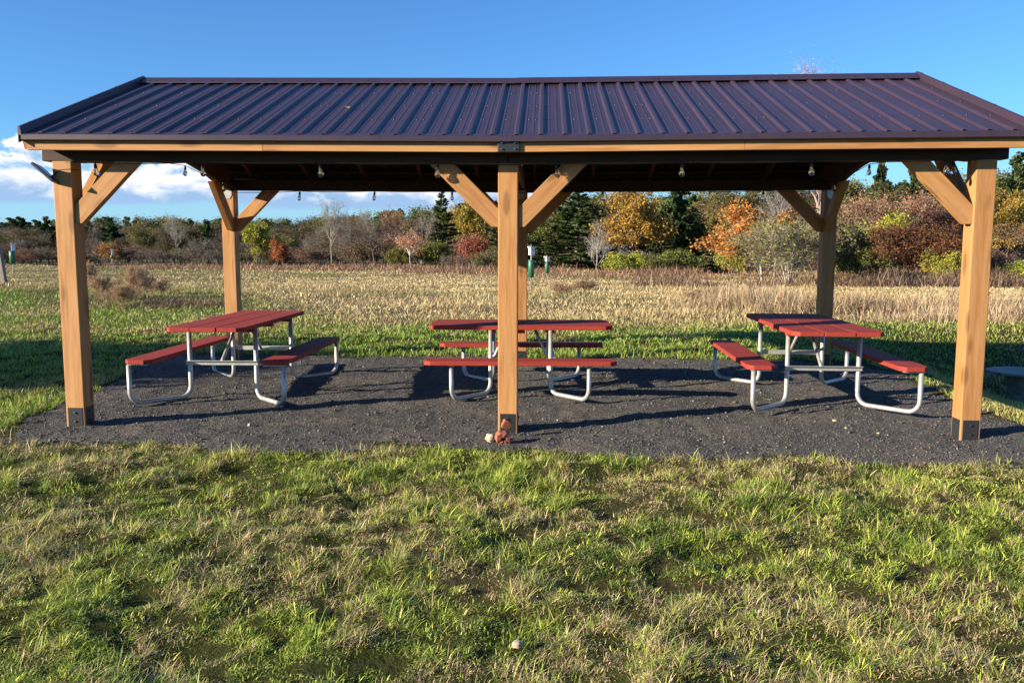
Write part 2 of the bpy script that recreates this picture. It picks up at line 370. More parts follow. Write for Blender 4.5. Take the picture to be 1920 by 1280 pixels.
def make_stones():
    rng = np.random.RandomState(3); n = 70000
    x = rng.uniform(-4.8, 4.2, n); y = rng.uniform(5.5, 10.6, n); k = in_pad(x, y, .1); x, y = x[k], y[k]; n = len(x)
    s = rng.gamma(2.8, .0011, n)+.0018; s[rng.rand(n) < .012] *= 2.4
    base = np.array([[1, 0, 0], [-.5, .87, 0], [-.5, -.87, 0], [0, 0, .9], [.2, .1, -.8]])
    ang = rng.rand(n)*6.28; ca, sa = np.cos(ang), np.sin(ang); b = base[None]*(1+rng.uniform(-.35, .35, (n, 5, 3)))
    vx = b[..., 0]*ca[:, None]-b[..., 1]*sa[:, None]; vy = b[..., 0]*sa[:, None]+b[..., 1]*ca[:, None]
    v = np.stack([x[:, None]+vx*s[:, None], y[:, None]+vy*s[:, None], pad_z(x, y)[:, None]+(b[..., 2]+.25)*s[:, None]], 2).reshape(-1, 3)
    tri = np.array([0, 1, 3, 1, 2, 3, 2, 0, 3, 1, 0, 4, 2, 1, 4, 0, 2, 4]); loops = (np.arange(n)[:, None]*5+tri[None]).ravel()
    sh = rng.uniform(.04, .16, n); sh[rng.rand(n) < .012] = .33; c = sh[:, None]*np.array([1, .95, .88])*(1+rng.uniform(-.08, .08, (n, 3)))
    o = link('loose_gravel', fastmesh('loose_gravel', v, np.full(n*6, 3), loops, np.repeat(c, 5, 0), [vcol('gravel_stone', .9, 0, .2)]))
    tag(o, 'loose dark crushed stone scattered over the gravel pad under the pavilion', 'gravel', kind='stuff')
make_stones()

# ------------------------------------------------------------------ grass
def blades(name, x, y, z, h, w, col, rng, lean=.6, label=None, cat='grass', ang=None, k_=None):
    n = len(x); ang = rng.rand(n)*6.283 if ang is None else ang; ln = np.abs(rng.normal(lean, .38, n)); ln = np.minimum(ln, 2.2)
    th = np.arctan(ln)                                           # tilt from the vertical at the root
    droop = rng.uniform(.2, 1.6, n)*np.clip(ln, .3, 1.4)         # further bending towards the tip
    wa = ang+1.57+rng.normal(0, .6, n); wx, wy = np.cos(wa)*w/2, np.sin(wa)*w/2
    px, py, pz = x.copy(), y.copy(), z.copy(); V = []; wd = (1, .95, .7)
    for i, dt in enumerate((0, .36, .34, .30)):
        if i:
            a_ = th+droop*(i-1)*.45; px = px+np.cos(ang)*np.sin(a_)*h*dt; py = py+np.sin(ang)*np.sin(a_)*h*dt; pz = pz+np.cos(a_)*h*dt
            pz = np.maximum(pz, z+.004)
        if i < 3: V += [np.stack([px-wx*wd[i], py-wy*wd[i], pz], 1), np.stack([px+wx*wd[i], py+wy*wd[i], pz], 1)]
        else: V.append(np.stack([px, py, pz], 1))
    v = np.stack(V, 1).reshape(-1, 3)
    pat = np.array([0, 1, 3, 2, 2, 3, 5, 4, 4, 5, 6]); loops = (np.arange(n)[:, None]*7+pat[None]).ravel()
    fn = np.tile([4, 4, 3], n); c = np.repeat(col, 7, 0)
    o = link(name, fastmesh(name, v, fn, loops, c, [M_blade])); tag(o, label, cat, kind='stuff'); return o
def fore_grass():
    rng = np.random.RandomState(11); n = 950000; K = 19000
    y = 2.15+(6.75-2.15)*rng.rand(n)**.85; x = rng.uniform(-1, 1, n)*(.78*y+.35)-.04*y
    cl = rng.randint(0, K, n); cyy = 2.1+4.7*rng.rand(K)**.9; cxx = rng.uniform(-1, 1, K)*(.78*cyy+.4)-.04*cyy
    k = rng.rand(n) < .52; rad = .012+.034*rng.rand(K)**1.3; ex, ey = rng.normal(0, 1, n), rng.normal(0, 1, n)
    x = np.where(k, cxx[cl]+ex*rad[cl], x); y = np.where(k, cyy[cl]+ey*rad[cl], y)
    keep = ~in_pad(x, y, .02+.08*rng.rand(n)-.10*(rng.rand(n) < .12))
    dn = fbm(x, y, .22, 41); dn2 = fbm(x, y, .09, 46, 2); keep &= rng.rand(n) < np.where(k, np.clip(.10+1.9*(dn*.5+dn2*.5-.2), .05, 1), .75)
    x, y, k, cl, ex, ey = (q[keep] for q in (x, y, k, cl, ex, ey)); n = len(x)
    pn = fbm(x, y, .42, 42, 4); p2 = fbm(x, y, 1.5, 43); hn = fbm(x, y, .28, 44)
    edge = sst(y, 5.1, 5.8); side = sst(x, -2.2, 2.2)
    f = pn*.7+p2*.5+.07*side+.07*edge-.02; dry = sst(f+rng.normal(0, .035, n), .575, .65)
    clr = rng.rand(K); h_min = .011; clkind = np.where(clr < .62, 0, np.where(clr < .85, 1, 2))[cl]     # green, yellowish, straw tufts
    pdry = np.where(k, np.where(clkind == 2, .9, dry*.5+.02), dry*.9+.14); isdry = rng.rand(n) < pdry
    g1 = np.array([.055, .125, .020]); g2 = np.array([.39, .50, .06]); g3 = np.array([.58, .58, .12]); st = np.array([.78, .64, .37]); st2 = np.array([.46, .30, .16])
    t = rng.rand(n)[:, None]; tt = (np.clip(fbm(x, y, .7, 45)*1.9-.45, 0, 1)[:, None]*.55+t*.45)
    green = g1+(g2-g1)*tt; green = np.where((k & (clkind == 1))[:, None], g2+(g3-g2)*t, green)
    st_ = st2+(st-st2)*np.clip(t*.8+.35*(p2[:, None]-.3), 0, 1); col = np.where(isdry[:, None], st_, green); col *= rng.uniform(.7, 1.25, n)[:, None]
    clh = (.7+.8*rng.rand(K)**2)[cl]
    h = (.017+.033*sst(hn, .25, .75))*rng.uniform(.45, 1.35, n); h = np.where(k, h*clh*1.3, h*.62)*(.45+.95*sst(fbm(x, y, .10, 47, 2), .3, .7)); h[rng.rand(n) < .012] *= 1.8
    h = np.maximum(h, h_min*rng.uniform(.7, 1.5, n)); w = np.where(isdry, .0018, .0026)*rng.uniform(.6, 1.5, n); wide = k & (clkind == 1); w = np.where(wide, w*1.45, w)
    lean = np.where(isdry & ~k, 2.1, np.where(k, .95, 1.5))
    ang = np.where(k, np.arctan2(ey, ex)+rng.normal(0, .7, n), rng.rand(n)*6.283)
    blades('lawn_grass', x, y, G(x, y)+turf(x, y)*rimf(x, y)-.003, h, w, col, rng, lean, 'patchy mown grass, green tufts and straw-coloured thatch, in front of the pavilion', ang=ang)
fore_grass()
def mid_grass():
    rng = np.random.RandomState(12); n = 400000
    # density falls with the square of the distance
    u = rng.rand(n); y = 1/(1/6.3*(1-u)+1/30*u); x = rng.uniform(-1, 1, n)*(.80*y+1.0)-.04*y
    keep = ~in_pad(x, y, .05) & ~((y < 6.3) & (np.abs(x) < 4)); x, y = x[keep], y[keep]; n = len(x)
    c, straw, weeds = zone_colors(x, y); c = c*rng.uniform(.65, 1.35, n)[:, None]; zt = G(x, y)+turf(x, y)*(y < 13)*rimf(x, y)
    br = rng.rand(n) < .14*(1-straw); c[br] = np.array([.50, .38, .19])*rng.uniform(.7, 1.2, br.sum())[:, None]
    fresh = (rng.rand(n) < .4) & (straw < .4); c[fresh] = c[fresh]*np.array([.95, 1.2, .85])
    hn = fbm(x, y, .7, 51); tall = sst(fbm(x, y, 2.5, 52), .5, .75)
    h = (.040+.045*hn+.09*tall*straw)*rng.uniform(.5, 1.4, n)*(1+.25*sst(y, 12, 30))
    h *= 1+.6*np.exp(-((y-10.45)/.25)**2)
    w = np.clip(y*.00075, .0042, .02)*rng.uniform(.6, 1.3, n)
    blades('field_grass', x, y, zt-.005, h, w, c, rng, .8, 'short green and yellowing grass around and behind the gravel pad')
mid_grass()
def far_grass():
    rng = np.random.RandomState(13); n = 260000
    u = rng.rand(n); y = 1/(1/22*(1-u)+1/98*u); x = rng.uniform(-1, 1, n)*(.74*y+3)-.04*y
    c, straw, weeds = zone_colors(x, y); c = c*rng.uniform(.88, 1.12, n)[:, None]*(.82+.36*fbm(x*.3, y, 2.2, 64))[:, None]
    row = fbm(x*.25, y, 1.4, 61)
    h = (.04+.09*row)*rng.uniform(.5, 1.4, n)+weeds*rng.uniform(.05, .45, n)*(.4+1.2*fbm(x, y, 5, 63))+.12*sst(fbm(x, y, 6, 62), .55, .8)
    w = y*.0011*rng.uniform(.6, 1.3, n)
    blades('hay_field', x, y, G(x, y)-.01, h, w, c, rng, 1.1, 'pale dried hay stubble covering the open field behind the pavilion')
far_grass()
def weeds_patch(name, label, cxs, n, h0, h1, pal, rng, w=.008, lean=.25, lump_=1.1):
    """cxs: list of (x, y, rx, ry)"""
    X_ = []; Y_ = []
    for (cx, cy_, rx, ry) in cxs:
        m_ = n//len(cxs); a = rng.rand(m_)*6.283; r_ = np.sqrt(rng.rand(m_))*(1+.25*rng.normal(size=m_)); X_.append(cx+np.cos(a)*r_*rx); Y_.append(cy_+np.sin(a)*r_*ry)
    x = np.concatenate(X_); y = np.concatenate(Y_); k = rng.rand(len(x)) < .1+1.5*sst(fbm(x, y, lump_, 71), .32, .68); x, y = x[k], y[k]
    hn = sst(fbm(x, y, lump_*1.4, 72), .25, .75); h = (h0+(h1-h0)*hn)*rng.uniform(.35, 1.15, len(x)); pal = np.array(pal)
    c = pal[rng.randint(0, len(pal), len(x))]*rng.uniform(.6, 1.25, len(x))[:, None]
    o = blades(name, x, y, G(x, y)-.01, h, w*rng.uniform(.5, 1.4, len(x)), c, rng, lean, label, 'weeds')
    return o
rngw = np.random.RandomState(21)
weeds_patch('tall_dry_grass', 'tall pale seed-headed grass behind the right-hand picnic table', [(8.6, 17.2, 3.6, 1.5), (5.6, 18.2, 2.0, 1.2), (13, 17.6, 3.4, 1.7)], 52000, .18, .62, [(.52, .40, .24), (.44, .32, .18), (.58, .46, .29), (.32, .21, .13)], rngw, .010, .5, .8)
weeds_patch('brown_weeds', 'dark brown dried goldenrod band in front of the right-hand bushes', [(15, 31, 11, 2.4), (26, 32, 10, 3)], 36000, .25, .85, [(.17, .10, .065), (.22, .14, .09), (.12, .075, .05), (.28, .20, .13)], rngw, .022, .7, 2.0)
weeds_patch('reddish_weeds', 'reddish brown weed strip across the far edge of the hay field', [(-2, 54, 15, 4), (10, 46, 12, 5), (22, 44, 9, 5), (-22, 66, 14, 5)], 44000, .15, .75, [(.27, .15, .09), (.33, .20, .12), (.22, .12, .08), (.40, .29, .17)], rngw, .034, .8, 3.0)
weeds_patch('rough_weeds', 'rough tangle of brown and olive weeds behind the left-hand table', [(-9.6, 19.5, 2.6, 2.2), (-7.9, 18, 1.6, 1.0), (-12, 23, 2.5, 2)], 26000, .08, .26, [(.27, .20, .10), (.14, .15, .05), (.32, .22, .13), (.20, .12, .07)], rngw, .012, 1.1, .8)

# ------------------------------------------------------------------ pavilion
YB = Y0+3.4066; PW = .149; XL, XR = -3.7054, 3.2428; XC = -.2818; HB = 2.09
pav = empty('pavilion', (XC, Y0+1.7, float(G(XC, Y0+1.7)))); PL = Vector(pav.location); PINV = Matrix.Translation(-PL)
tag(pav, 'open timber picnic pavilion with brown ribbed metal gable roof on a gravel pad', 'pavilion')
def sag(x): return -.024*max(0., 1-abs(x-XC)/3.5)            # the two halves of the roof dip towards the middle joint
def beam(name, p0, p1, w, h, mt=None, upv=(0, 0, 1), parent=None, bevel=.004, polyfn=None):
    """box along local X from p0 to p1; w across, h along the up direction"""
    p0, p1 = Vector(p0), Vector(p1); dx = (p1-p0).normalized(); u = Vector(upv); u = (u-dx*u.dot(dx)).normalized(); s = u.cross(dx)
    M_ = Matrix((dx, s, u)).transposed().to_4x4(); M_.translation = (p0+p1)/2; L = (p1-p0).length
    mb = MB().box((0, 0, 0), (L, w, h)) if polyfn is None else polyfn(L)
    return mb.build(name, mt or M_wood, parent or pav, PINV @ M_, bevel)
def rest(mb, name, mt, bevel=0): return mb.build(name, mt, pav, PINV.copy(), bevel)
PCX = {'l': XL, 'c': XC, 'r': XR}
for x in (XL, XC, XR):
    for y in (Y0, YB):
        yc = y+PW/2; g0 = float(G(x, yc)); top = HB+sag(x)
        p = beam('post', (x, yc, g0-.03), (x, yc, top), PW, PW, upv=(0, -1, 0), bevel=.006)
        Mi = p.matrix_basis.inverted() @ PINV
        for (dx_, dy_) in ((0, -1), (1, 0), (0, 1), (-1, 0)):
            c_ = (x+dx_*(PW/2), yc+dy_*(PW/2), g0+.07)
            MB().box(c_, ((.118, .007)[abs(dx_)], (.118, .007)[abs(dy_)], .17)).build('base_plate', M_black, p, Mi, .0015)
        for (dx_, dy_) in ((0, -1), (1, 0)):
            for zz_ in (.045, .115):
                MB().box((x+dx_*(PW/2+.006), yc+dy_*(PW/2+.006), g0+zz_), (.014, .014, .014)).build('bolt', M_boltm, p, Mi, .003)
def brace(p_post, dirx, y, toward=None, zc=HB):
    """knee brace in a plane; p_post = (a,z) contact, dir = +-1 along axis; axis x when toward is None else y"""
    return None
def brace_mesh(L):                                              # local X along the 45-degree run, cuts vertical/level
    h = .0675; mb = MB(); t = .035
    # lower end: vertical face against the post, short level cut underneath; upper end: level cut under the beam
    poly = [(-L/2, h), (-L/2-.085, -.01-.0), (-L/2-.04, -h), (L/2-.0675, -h), (L/2+.0675, h)]
    mb.prism(poly, -t, t, 'y'); return mb
def knee(a_face, z_low, s, fixed, axis, ztop):
    """a_face: coordinate of the post face, s: direction away from the post, fixed: the other coordinate (centre of thickness)"""
    w = .135*math.sqrt(2)                                       # vertical thickness of the 45-degree stick
    t = .035; zu = z_low+.139                                   # upper contact with the post
    run = ztop-zu
    poly = [(a_face, z_low), (a_face+s*.052, z_low), (a_face+s*(.052+ztop-z_low), ztop), (a_face+s*run, ztop), (a_face, zu)]
    c0 = Vector((sum(p[0] for p in poly)/5, sum(p[1] for p in poly)/5))
    dirv = Vector((s, 0, 1)).normalized() if axis == 'x' else Vector((0, s, 1)).normalized()
    org = Vector((c0[0], fixed, c0[1])) if axis == 'x' else Vector((fixed, c0[0], c0[1]))
    side = Vector((0, 1, 0)) if axis == 'x' else Vector((1, 0, 0)); upv = dirv.cross(side).normalized(); 
    B = Matrix((dirv, side, upv)).transposed(); Bi = B.inverted(); 
    vs = []
    for tt in (-t, t):
        for p in poly:
            wv = Vector((p[0], fixed+tt, p[1])) if axis == 'x' else Vector((fixed+tt, p[0], p[1]))
            vs.append(Bi @ (wv-org))
    n = 5; fs = [tuple(range(n)), tuple(range(2*n-1, n-1, -1))]+[(i, n+i, n+(i+1) % n, (i+1) % n) for i in range(n)]
    mb = MB().add(vs, fs); M_ = B.to_4x4(); M_.translation = org
    o = mb.build('knee_brace', M_wood, pav, PINV @ M_, .004)
    me = o.data; import bmesh; bm = bmesh.new(); bm.from_mesh(me); bmesh.ops.recalc_face_normals(bm, faces=bm.faces); bm.to_mesh(me); bm.free()
    return o
ZL = 1.617
for y in (Y0, YB):
    yc = y+.055
    for x, ss in ((XL, (1,)), (XC, (-1, 1)), (XR, (-1,))):
        for s in ss: knee(x+s*PW/2, ZL+sag(x), s, yc, 'x', HB+sag(x+s*.4)+.004)
for x, s0 in ((XL, 1), (XR, -1)):
    xf = x+s0*(PW/2-.04)
    knee(Y0+PW, ZL+.01, 1, xf, 'y', 2.15); knee(YB, ZL+.01, -1, xf, 'y', 2.15)
# long beams, two pieces meeting over the middle post
for y in (Y0, YB):
    for (xa, xb) in ((XL-.151, XC), (XC+.002, XR+.154)):
        za, zb = sag(xa), sag(xb)
        beam('long_beam', (xa, y+.06, HB+.06+za), (xb, y+.06, HB+.06+zb), .118, .12, M_wood_shaded)
X0, X1 = -3.88, 3.452
# arched gable beams, king posts
RY = Y0+1.7033+PW/2; ZE = 2.262; ZR = 3.005; YE = 6.245; SL = (ZR-ZE)/(RY-YE)
def roofz(y): return ZR-SL*abs(y-RY)
for x in (XL+.02, XR-.02):
    ys = np.linspace(Y0+.12, YB+PW-.12, 25); low = [(float(yy), 2.095+.225*max(0, 1-((yy-RY)/1.45)**2)) for yy in ys]
    poly = low+[(float(yy), roofz(yy)-.10) for yy in (ys[-1], RY, ys[0])]
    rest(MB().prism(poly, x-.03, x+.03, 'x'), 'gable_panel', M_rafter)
for xm in (X0+.0185, X1-.0185):
    for sgn in (-1, 1):
        beam('rake_board', (xm, RY+sgn*.001, ZR-.078), (xm, RY+sgn*(RY-YE-.030), ZE-.056), .036, .10, M_wood)
# rafters
for i in range(11):
    x = -3.42+i*.66
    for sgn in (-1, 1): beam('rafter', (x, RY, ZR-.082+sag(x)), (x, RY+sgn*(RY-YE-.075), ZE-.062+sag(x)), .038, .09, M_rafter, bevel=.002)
for sgn in (-1, 1):
    for k_ in (.3, .62, .9):
        yy = RY+sgn*(RY-YE)*k_
        for (xa, xb) in ((-3.78, XC), (XC+.002, 3.34)): beam('purlin', (xa, yy, roofz(yy)-.024+sag(xa)), (xb, yy, roofz(yy)-.024+sag(xb)), .08, .019, M_rafter, bevel=0)
for (xa, xb) in ((-3.78, XC), (XC+.002, 3.34)): beam('ridge_beam', (xa, RY, ZR-.13+sag(xa)), (xb, RY, ZR-.13+sag(xb)), .04, .15, M_rafter)
# middle truss
beam('tie_beam', (XC+.03, Y0+.02, HB+.075), (XC+.03, YB+.12, HB+.075), .045, .12, M_rafter)
# fascia: front face at y = 6.30
X0, X1 = -3.88, 3.452
def fasc(xa, xb, y, sgn): beam('fascia_board', (xa, y, 2.192+sag(xa)), (xb, y, 2.192+sag(xb)), .036, .082, M_wood, bevel=.002)
YF = 6.286
for (xa, xb) in ((X0+.036, -2.075), (-2.072, XC-.066), (XC+.094, 1.43), (1.433, X1-.036)): fasc(xa, xb, YF, 1)
for (xa, xb) in ((X0+.036, XC), (XC+.003, X1-.036)): fasc(xa, xb, 2*RY-YF, 1)
bj = MB().box((XC+.014, YF-.012, 2.192+sag(XC)), (.158, .052, .084), mi=0)
o = rest(bj, 'joint_bracket', M_black, .003)
for dx_ in (-.048, .048):
    for dz_ in (-.022, .022): MB().box((XC+.014+dx_, YF-.042, 2.192+sag(XC)+dz_), (.013, .012, .013)).build('bolt', M_boltm, o, o.matrix_basis.inverted() @ PINV, .002)
# top plates on the back posts
for x in (XL, XC, XR): 
    mbp = MB().prism([(x-.055, HB-.005), (x+.055, HB-.005), (x+.055, HB-.06), (x+.03, HB-.1), (x-.03, HB-.1), (x-.055, HB-.06)], YB-.006, YB-.001, 'y')
    rest(mbp, 'top_plate', M_galv)
# --- metal roof
RIB0, RIBS = -3.546, .17565
def rib_profile(xa, xb):
    """(x, height) points across a sheet: trapezoid ribs with two faint flutes between"""
    P_ = [(xa, 0)]; k_ = 0
    xs = [RIB0+i*RIBS for i in range(-2, 45)]
    for xr in xs:
        if xr-.03 > xa and xr+.03 < xb:
            P_ += [(xr-.024, 0), (xr-.011, .019), (xr+.011, .019), (xr+.024, 0)]
            for f_ in (.34, .66):
                xm = xr+RIBS*f_
                if xm+.01 < xb: P_ += [(xm-.008, 0), (xm-.003, .0028), (xm+.003, .0028), (xm+.008, 0)]
    P_.append((xb, 0)); return P_
def roof_sheet(xa, xb, sgn):
    prof = rib_profile(xa, xb); mb = MB(); ys = [YE-.012, RY-1.3, RY-.65, RY-.02]; vs = []
    T_ = .004
    def row(off):
        r_ = []
        for yy in ys:
            for (x, hh) in prof: r_.append((x, RY+sgn*(yy-RY)*-1 if sgn > 0 else yy, ZR-SL*(RY-yy)+sag(x)+hh+off))
        return r_
    n = len(prof); v = row(0)+row(-T_); m_ = len(ys)
    fs = []; mi = []
    for i in range(m_-1):
        for j in range(n-1):
            a = i*n+j; f = (a, a+1, a+n+1, a+n) if sgn < 0 else (a, a+n, a+n+1, a+1); fs.append(f)
    top = len(fs)
    for i in range(m_-1):
        for j in range(n-1):
            a = m_*n+i*n+j; f = (a, a+n, a+n+1, a+1) if sgn < 0 else (a, a+1, a+n+1, a+n); fs.append(f)
    for j in range(n-1): fs.append((j, m_*n+j, m_*n+j+1, j+1) if sgn < 0 else (j, j+1, m_*n+j+1, m_*n+j))
    mb.add(v, fs[:top], 0); b0 = len(mb.v)-len(v)
    for f in fs[top:-n+1]: mb.f.append(tuple(b0+i for i in f)); mb.mi.append(1); mb.sm.append(False)
    for f in fs[-n+1:]: mb.f.append(tuple(b0+i for i in f)); mb.mi.append(0); mb.sm.append(False)
    # screw heads either side of every second rib, four rows
    rs = random.Random(3); nl = Vector((0, sgn*SL, 1)).normalized()
    for kk in range(-1, 44):
        xr = RIB0+kk*RIBS
        for ri, t in enumerate((.025, .25, .5, .76, .965)):
            if ri == 0 and kk % 2: continue
            for sd in ((-.042, .042) if kk % 5 == 0 else ((.08,) if 0 < ri < 4 else (.09,))):
                xx = xr+sd
                if not (xa+.02 < xx < xb-.02): continue
                yy = YE+(RY-YE)*t+rs.uniform(-.008, .008); z = ZR-SL*(RY-yy)+sag(xx)
                yw = yy if sgn < 0 else 2*RY-yy
                q = nl.to_track_quat('Z', 'Y').to_matrix().to_4x4(); q.translation = (xx, yw, z)
                mm = MB().lathe([(0, .0075), (.004, .0075), (.0055, .003), (.0085, .0022), (.009, 0)], 8)
                mb.add([q @ Vector(p) for p in mm.v], mm.f, 2, True)
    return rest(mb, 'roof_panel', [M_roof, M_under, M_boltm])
for (xa, xb) in ((X0+.01, XC+.01), (XC+.012, X1-.01)):
    for sgn in (-1, 1): roof_sheet(xa, xb, sgn)
for sgn in (-1, 1):
    for (xa, xb) in ((X0+.02, XC), (XC+.001, X1-.02)):
        # eave drip trim: folded lip
        mb = MB(); n = 12; xs = np.linspace(xa, xb, n)
        prof = [(YE+.05, ZE+.022+.0), (YE-.012, ZE+.003), (YE-.020, ZE-.004), (YE-.020, ZE-.040), (YE-.010, ZE-.046), (YE-.008, ZE-.040), (YE-.015, ZE-.037), (YE-.015, ZE-.006), (YE+.05, ZE+.016)]
        pr = [(p[0] if sgn < 0 else 2*RY-p[0], p[1]) for p in prof]; k_ = len(pr)
        vs = [(x, p[0], p[1]+sag(x)) for x in xs for p in pr]
        fs = [(i*k_+j, i*k_+(j+1) % k_, (i+1)*k_+(j+1) % k_, (i+1)*k_+j) for i in range(n-1) for j in range(k_)]+[tuple(range(k_)), tuple((n-1)*k_+j for j in reversed(range(k_)))]
        mb.add(vs, fs, 0); rest(mb, 'eave_trim', M_roof)
# ridge cap
for (xa, xb) in ((X0-.01, XC+.02), (XC-.0, X1+.01)):
    mb = MB(); xs = np.linspace(xa, xb, 10); oo = .001 if xa < XC-1 else .004
    pr = [(RY-.115, ZR-SL*.115+.018), (RY-.115, ZR-SL*.115+.026), (RY-.02, ZR+.038), (RY, ZR+.046), (RY+.02, ZR+.038), (RY+.115, ZR-SL*.115+.026), (RY+.115, ZR-SL*.115+.018), (RY, ZR+.036)]
    k_ = len(pr); vs = [(x, p[0], p[1]+oo+sag(x)) for x in xs for p in pr]
    fs = [(i*k_+j, (i+1)*k_+j, (i+1)*k_+(j+1) % k_, i*k_+(j+1) % k_) for i in range(len(xs)-1) for j in range(k_)]+[tuple(reversed(range(k_))), tuple((len(xs)-1)*k_+j for j in range(k_))]
    mb.add(vs, fs, 0)
    for i in range(int((xb-xa)/.3)):
        x = xa+.12+i*.3; mm = MB().lathe([(0, .008), (.005, .008), (.009, 0)], 8); mb.add([Vector(p)+Vector((x, RY-.09, ZR-SL*.09+.028+oo+sag(x))) for p in mm.v], mm.f, 1, True)
    rest(mb, 'ridge_cap', [M_roof, M_boltm])
# rake trims: upstanding angle along both gables
for x, s in ((X0, 1), (X1, -1)):
    for sgn in (-1, 1):
        mb = MB(); hh = .062
        a = (YE-.022) if sgn < 0 else 2*RY-YE+.022
        vs = []
        for (yy, zz) in ((a, ZE-.008), (RY, ZR)):
            for (dx_, dz_) in ((0, -.055), (0, hh), (s*.018, hh), (s*.018, hh-.006), (s*.026, .004), (s*.06, .004), (s*.06, 0), (s*.006, 0), (s*.006, -.055)): vs.append((x+dx_, yy, zz+dz_))
        k_ = 9; fs = [(j, (j+1) % k_, k_+(j+1) % k_, k_+j) for j in range(k_)]+[tuple(range(k_)), tuple(k_+j for j in reversed(range(k_)))]
        mb.add(vs, fs, 0)
        for t in np.linspace(.07, .95, 5):
            yy = a+(RY-a)*t; zz = ZE-.008+(ZR-ZE+.008)*t; mb.box((x+s*.009, yy, zz+hh+.002), (.012, .012, .006), mi=1)
        o = rest(mb, 'rake_trim', [M_roof, M_boltm])
        import bmesh
        bm = bmesh.new(); bm.from_mesh(o.data); bmesh.ops.recalc_face_normals(bm, faces=bm.faces); bm.to_mesh(o.data); bm.free()

# ------------------------------------------------------------------ picnic tables
def plank(mb, L, w, z0, t, cy_=0, clip=(0, 0)):
    """clip: corner cut at -y side and +y side"""
    a, b = clip; x = L/2; y0_, y1_ = cy_-w/2, cy_+w/2
    poly = [(-x+a, y0_), (x-a, y0_)]+([(x, y0_+a*.8)] if a else [])+([(x, y1_-b*.8)] if b else [])+[(x-b, y1_), (-x+b, y1_)]+([(-x, y1_-b*.8)] if b else [])+([(-x, y0_+a*.8)] if a else [])
    mb.prism(poly, z0, z0+t, 'z')
def upath(a, b, c_, d_, zt, zb, r=.021, R_=.10):
    p0, p1 = Vector((a, b, 0)), Vector((c_, d_, 0)); h = (p1-p0).normalized(); pts = [Vector((a, b, zt)), Vector((a, b, R_+r))]
    for k_ in range(1, 7):
        w = math.pi/2*k_/6; pts.append(p0+h*(R_*(1-math.cos(w)))+Vector((0, 0, r+R_*(1-math.sin(w)))))
    for k_ in range(0, 7):
        w = math.pi/2*k_/6; pts.append(p1-h*(R_*(1-math.sin(w)))+Vector((0, 0, r+R_*(1-math.cos(w)))))
    pts.append(Vector((c_, d_, zb))); return pts
def picnic_table(x, y, rot, z0, L, tw, tz, bz, be, bw, a, b, c_, d_, label, rough_=False):
    t = empty('picnic_table', (x, y, z0), rot); tag(t, label, 'picnic table', 'red picnic tables under the pavilion')
    th = .038; gap = .007; pw = (tw-2*gap)/3; top = empty_mesh = None
    for k_, cl in ((-1, (.065, 0)), (0, (0, 0)), (1, (0, .065))):
        mb = MB(); plank(mb, L+(.0, .012, -.006)[k_+1], pw, tz-th, th, k_*(pw+gap), cl); o = mb.build('table_plank', M_red, t, None, .004)
    for xx in (-a, 0, a):
        mb = MB().box((xx, 0, tz-th-.021), (.08, tw-.10, .038)); mb.build('top_batten', M_red, t, None, .003)
    for s in (-1, 1):
        mb = MB(); plank(mb, L, bw, bz-th, th, s*be, (.06, .06)); mb.build('bench', M_red, t, None, .004)
    for su in (-1, 1):
        for sv in (-1, 1):
            mb = MB().tube(upath(su*a, sv*b, su*c_, sv*d_, tz-th-.002, bz-th-.010), .0205, 12); lg = mb.build('tube_leg', M_galv, t)
            mb = MB().box((su*c_, sv*be, bz-th-.006), (.05, .17, .008)); mb.build('bench_bracket', M_galv, t, None, .001)
        zc = bz-.075
        mb = MB().box((su*(a+.026), 0, zc), (.005, 2*b+.05, .042)).box((su*(a+.040), 0, zc+.0185), (.028, 2*b+.05, .005)); mb.build('cross_bar', M_galv, t, None, .001)
        mb = MB().tube([(su*(a+.012), .012, zc-.01), (su*(a-.03), .012, zc+.03), (su*.13, .012, tz-th-.01)], [.013, .016, .014], 8); mb.build('diagonal_brace', M_galv, t)
    return t
KW = dict(L=1.98, tw=.72, tz=.698, bz=.412, be=.614, bw=.236, a=.545, b=.308, c_=.947, d_=.686)
picnic_table(-2.957, 8.178, 1.573, .044, **{**KW, 'tw': .69, 'be': .603}, label='red picnic table at the left, end towards the camera, beside the left front post')
picnic_table(2.475, 8.07, 1.542, .048, **{**KW, 'tw': .755, 'be': .622, 'bw': .243}, label='red picnic table at the right, between centre and right posts, shadow stripe across its top')
picnic_table(-.233, 8.299, .022, .045, L=1.732, tw=.718, tz=.658, bz=.381, be=.692, bw=.242, a=.283, b=.347, c_=.62, d_=.749, label='red picnic table in the middle, seen side-on behind the centre front post')
def worn(): # worn patch on the near end of the right table's left bench
    mb = MB(); rs = random.Random(2); pts = [(.055*math.cos(w)*rs.uniform(.7, 1.1), .022*math.sin(w)*rs.uniform(.6, 1.1)) for w in np.linspace(0, 6.28, 15)[:-1]]
    return mb
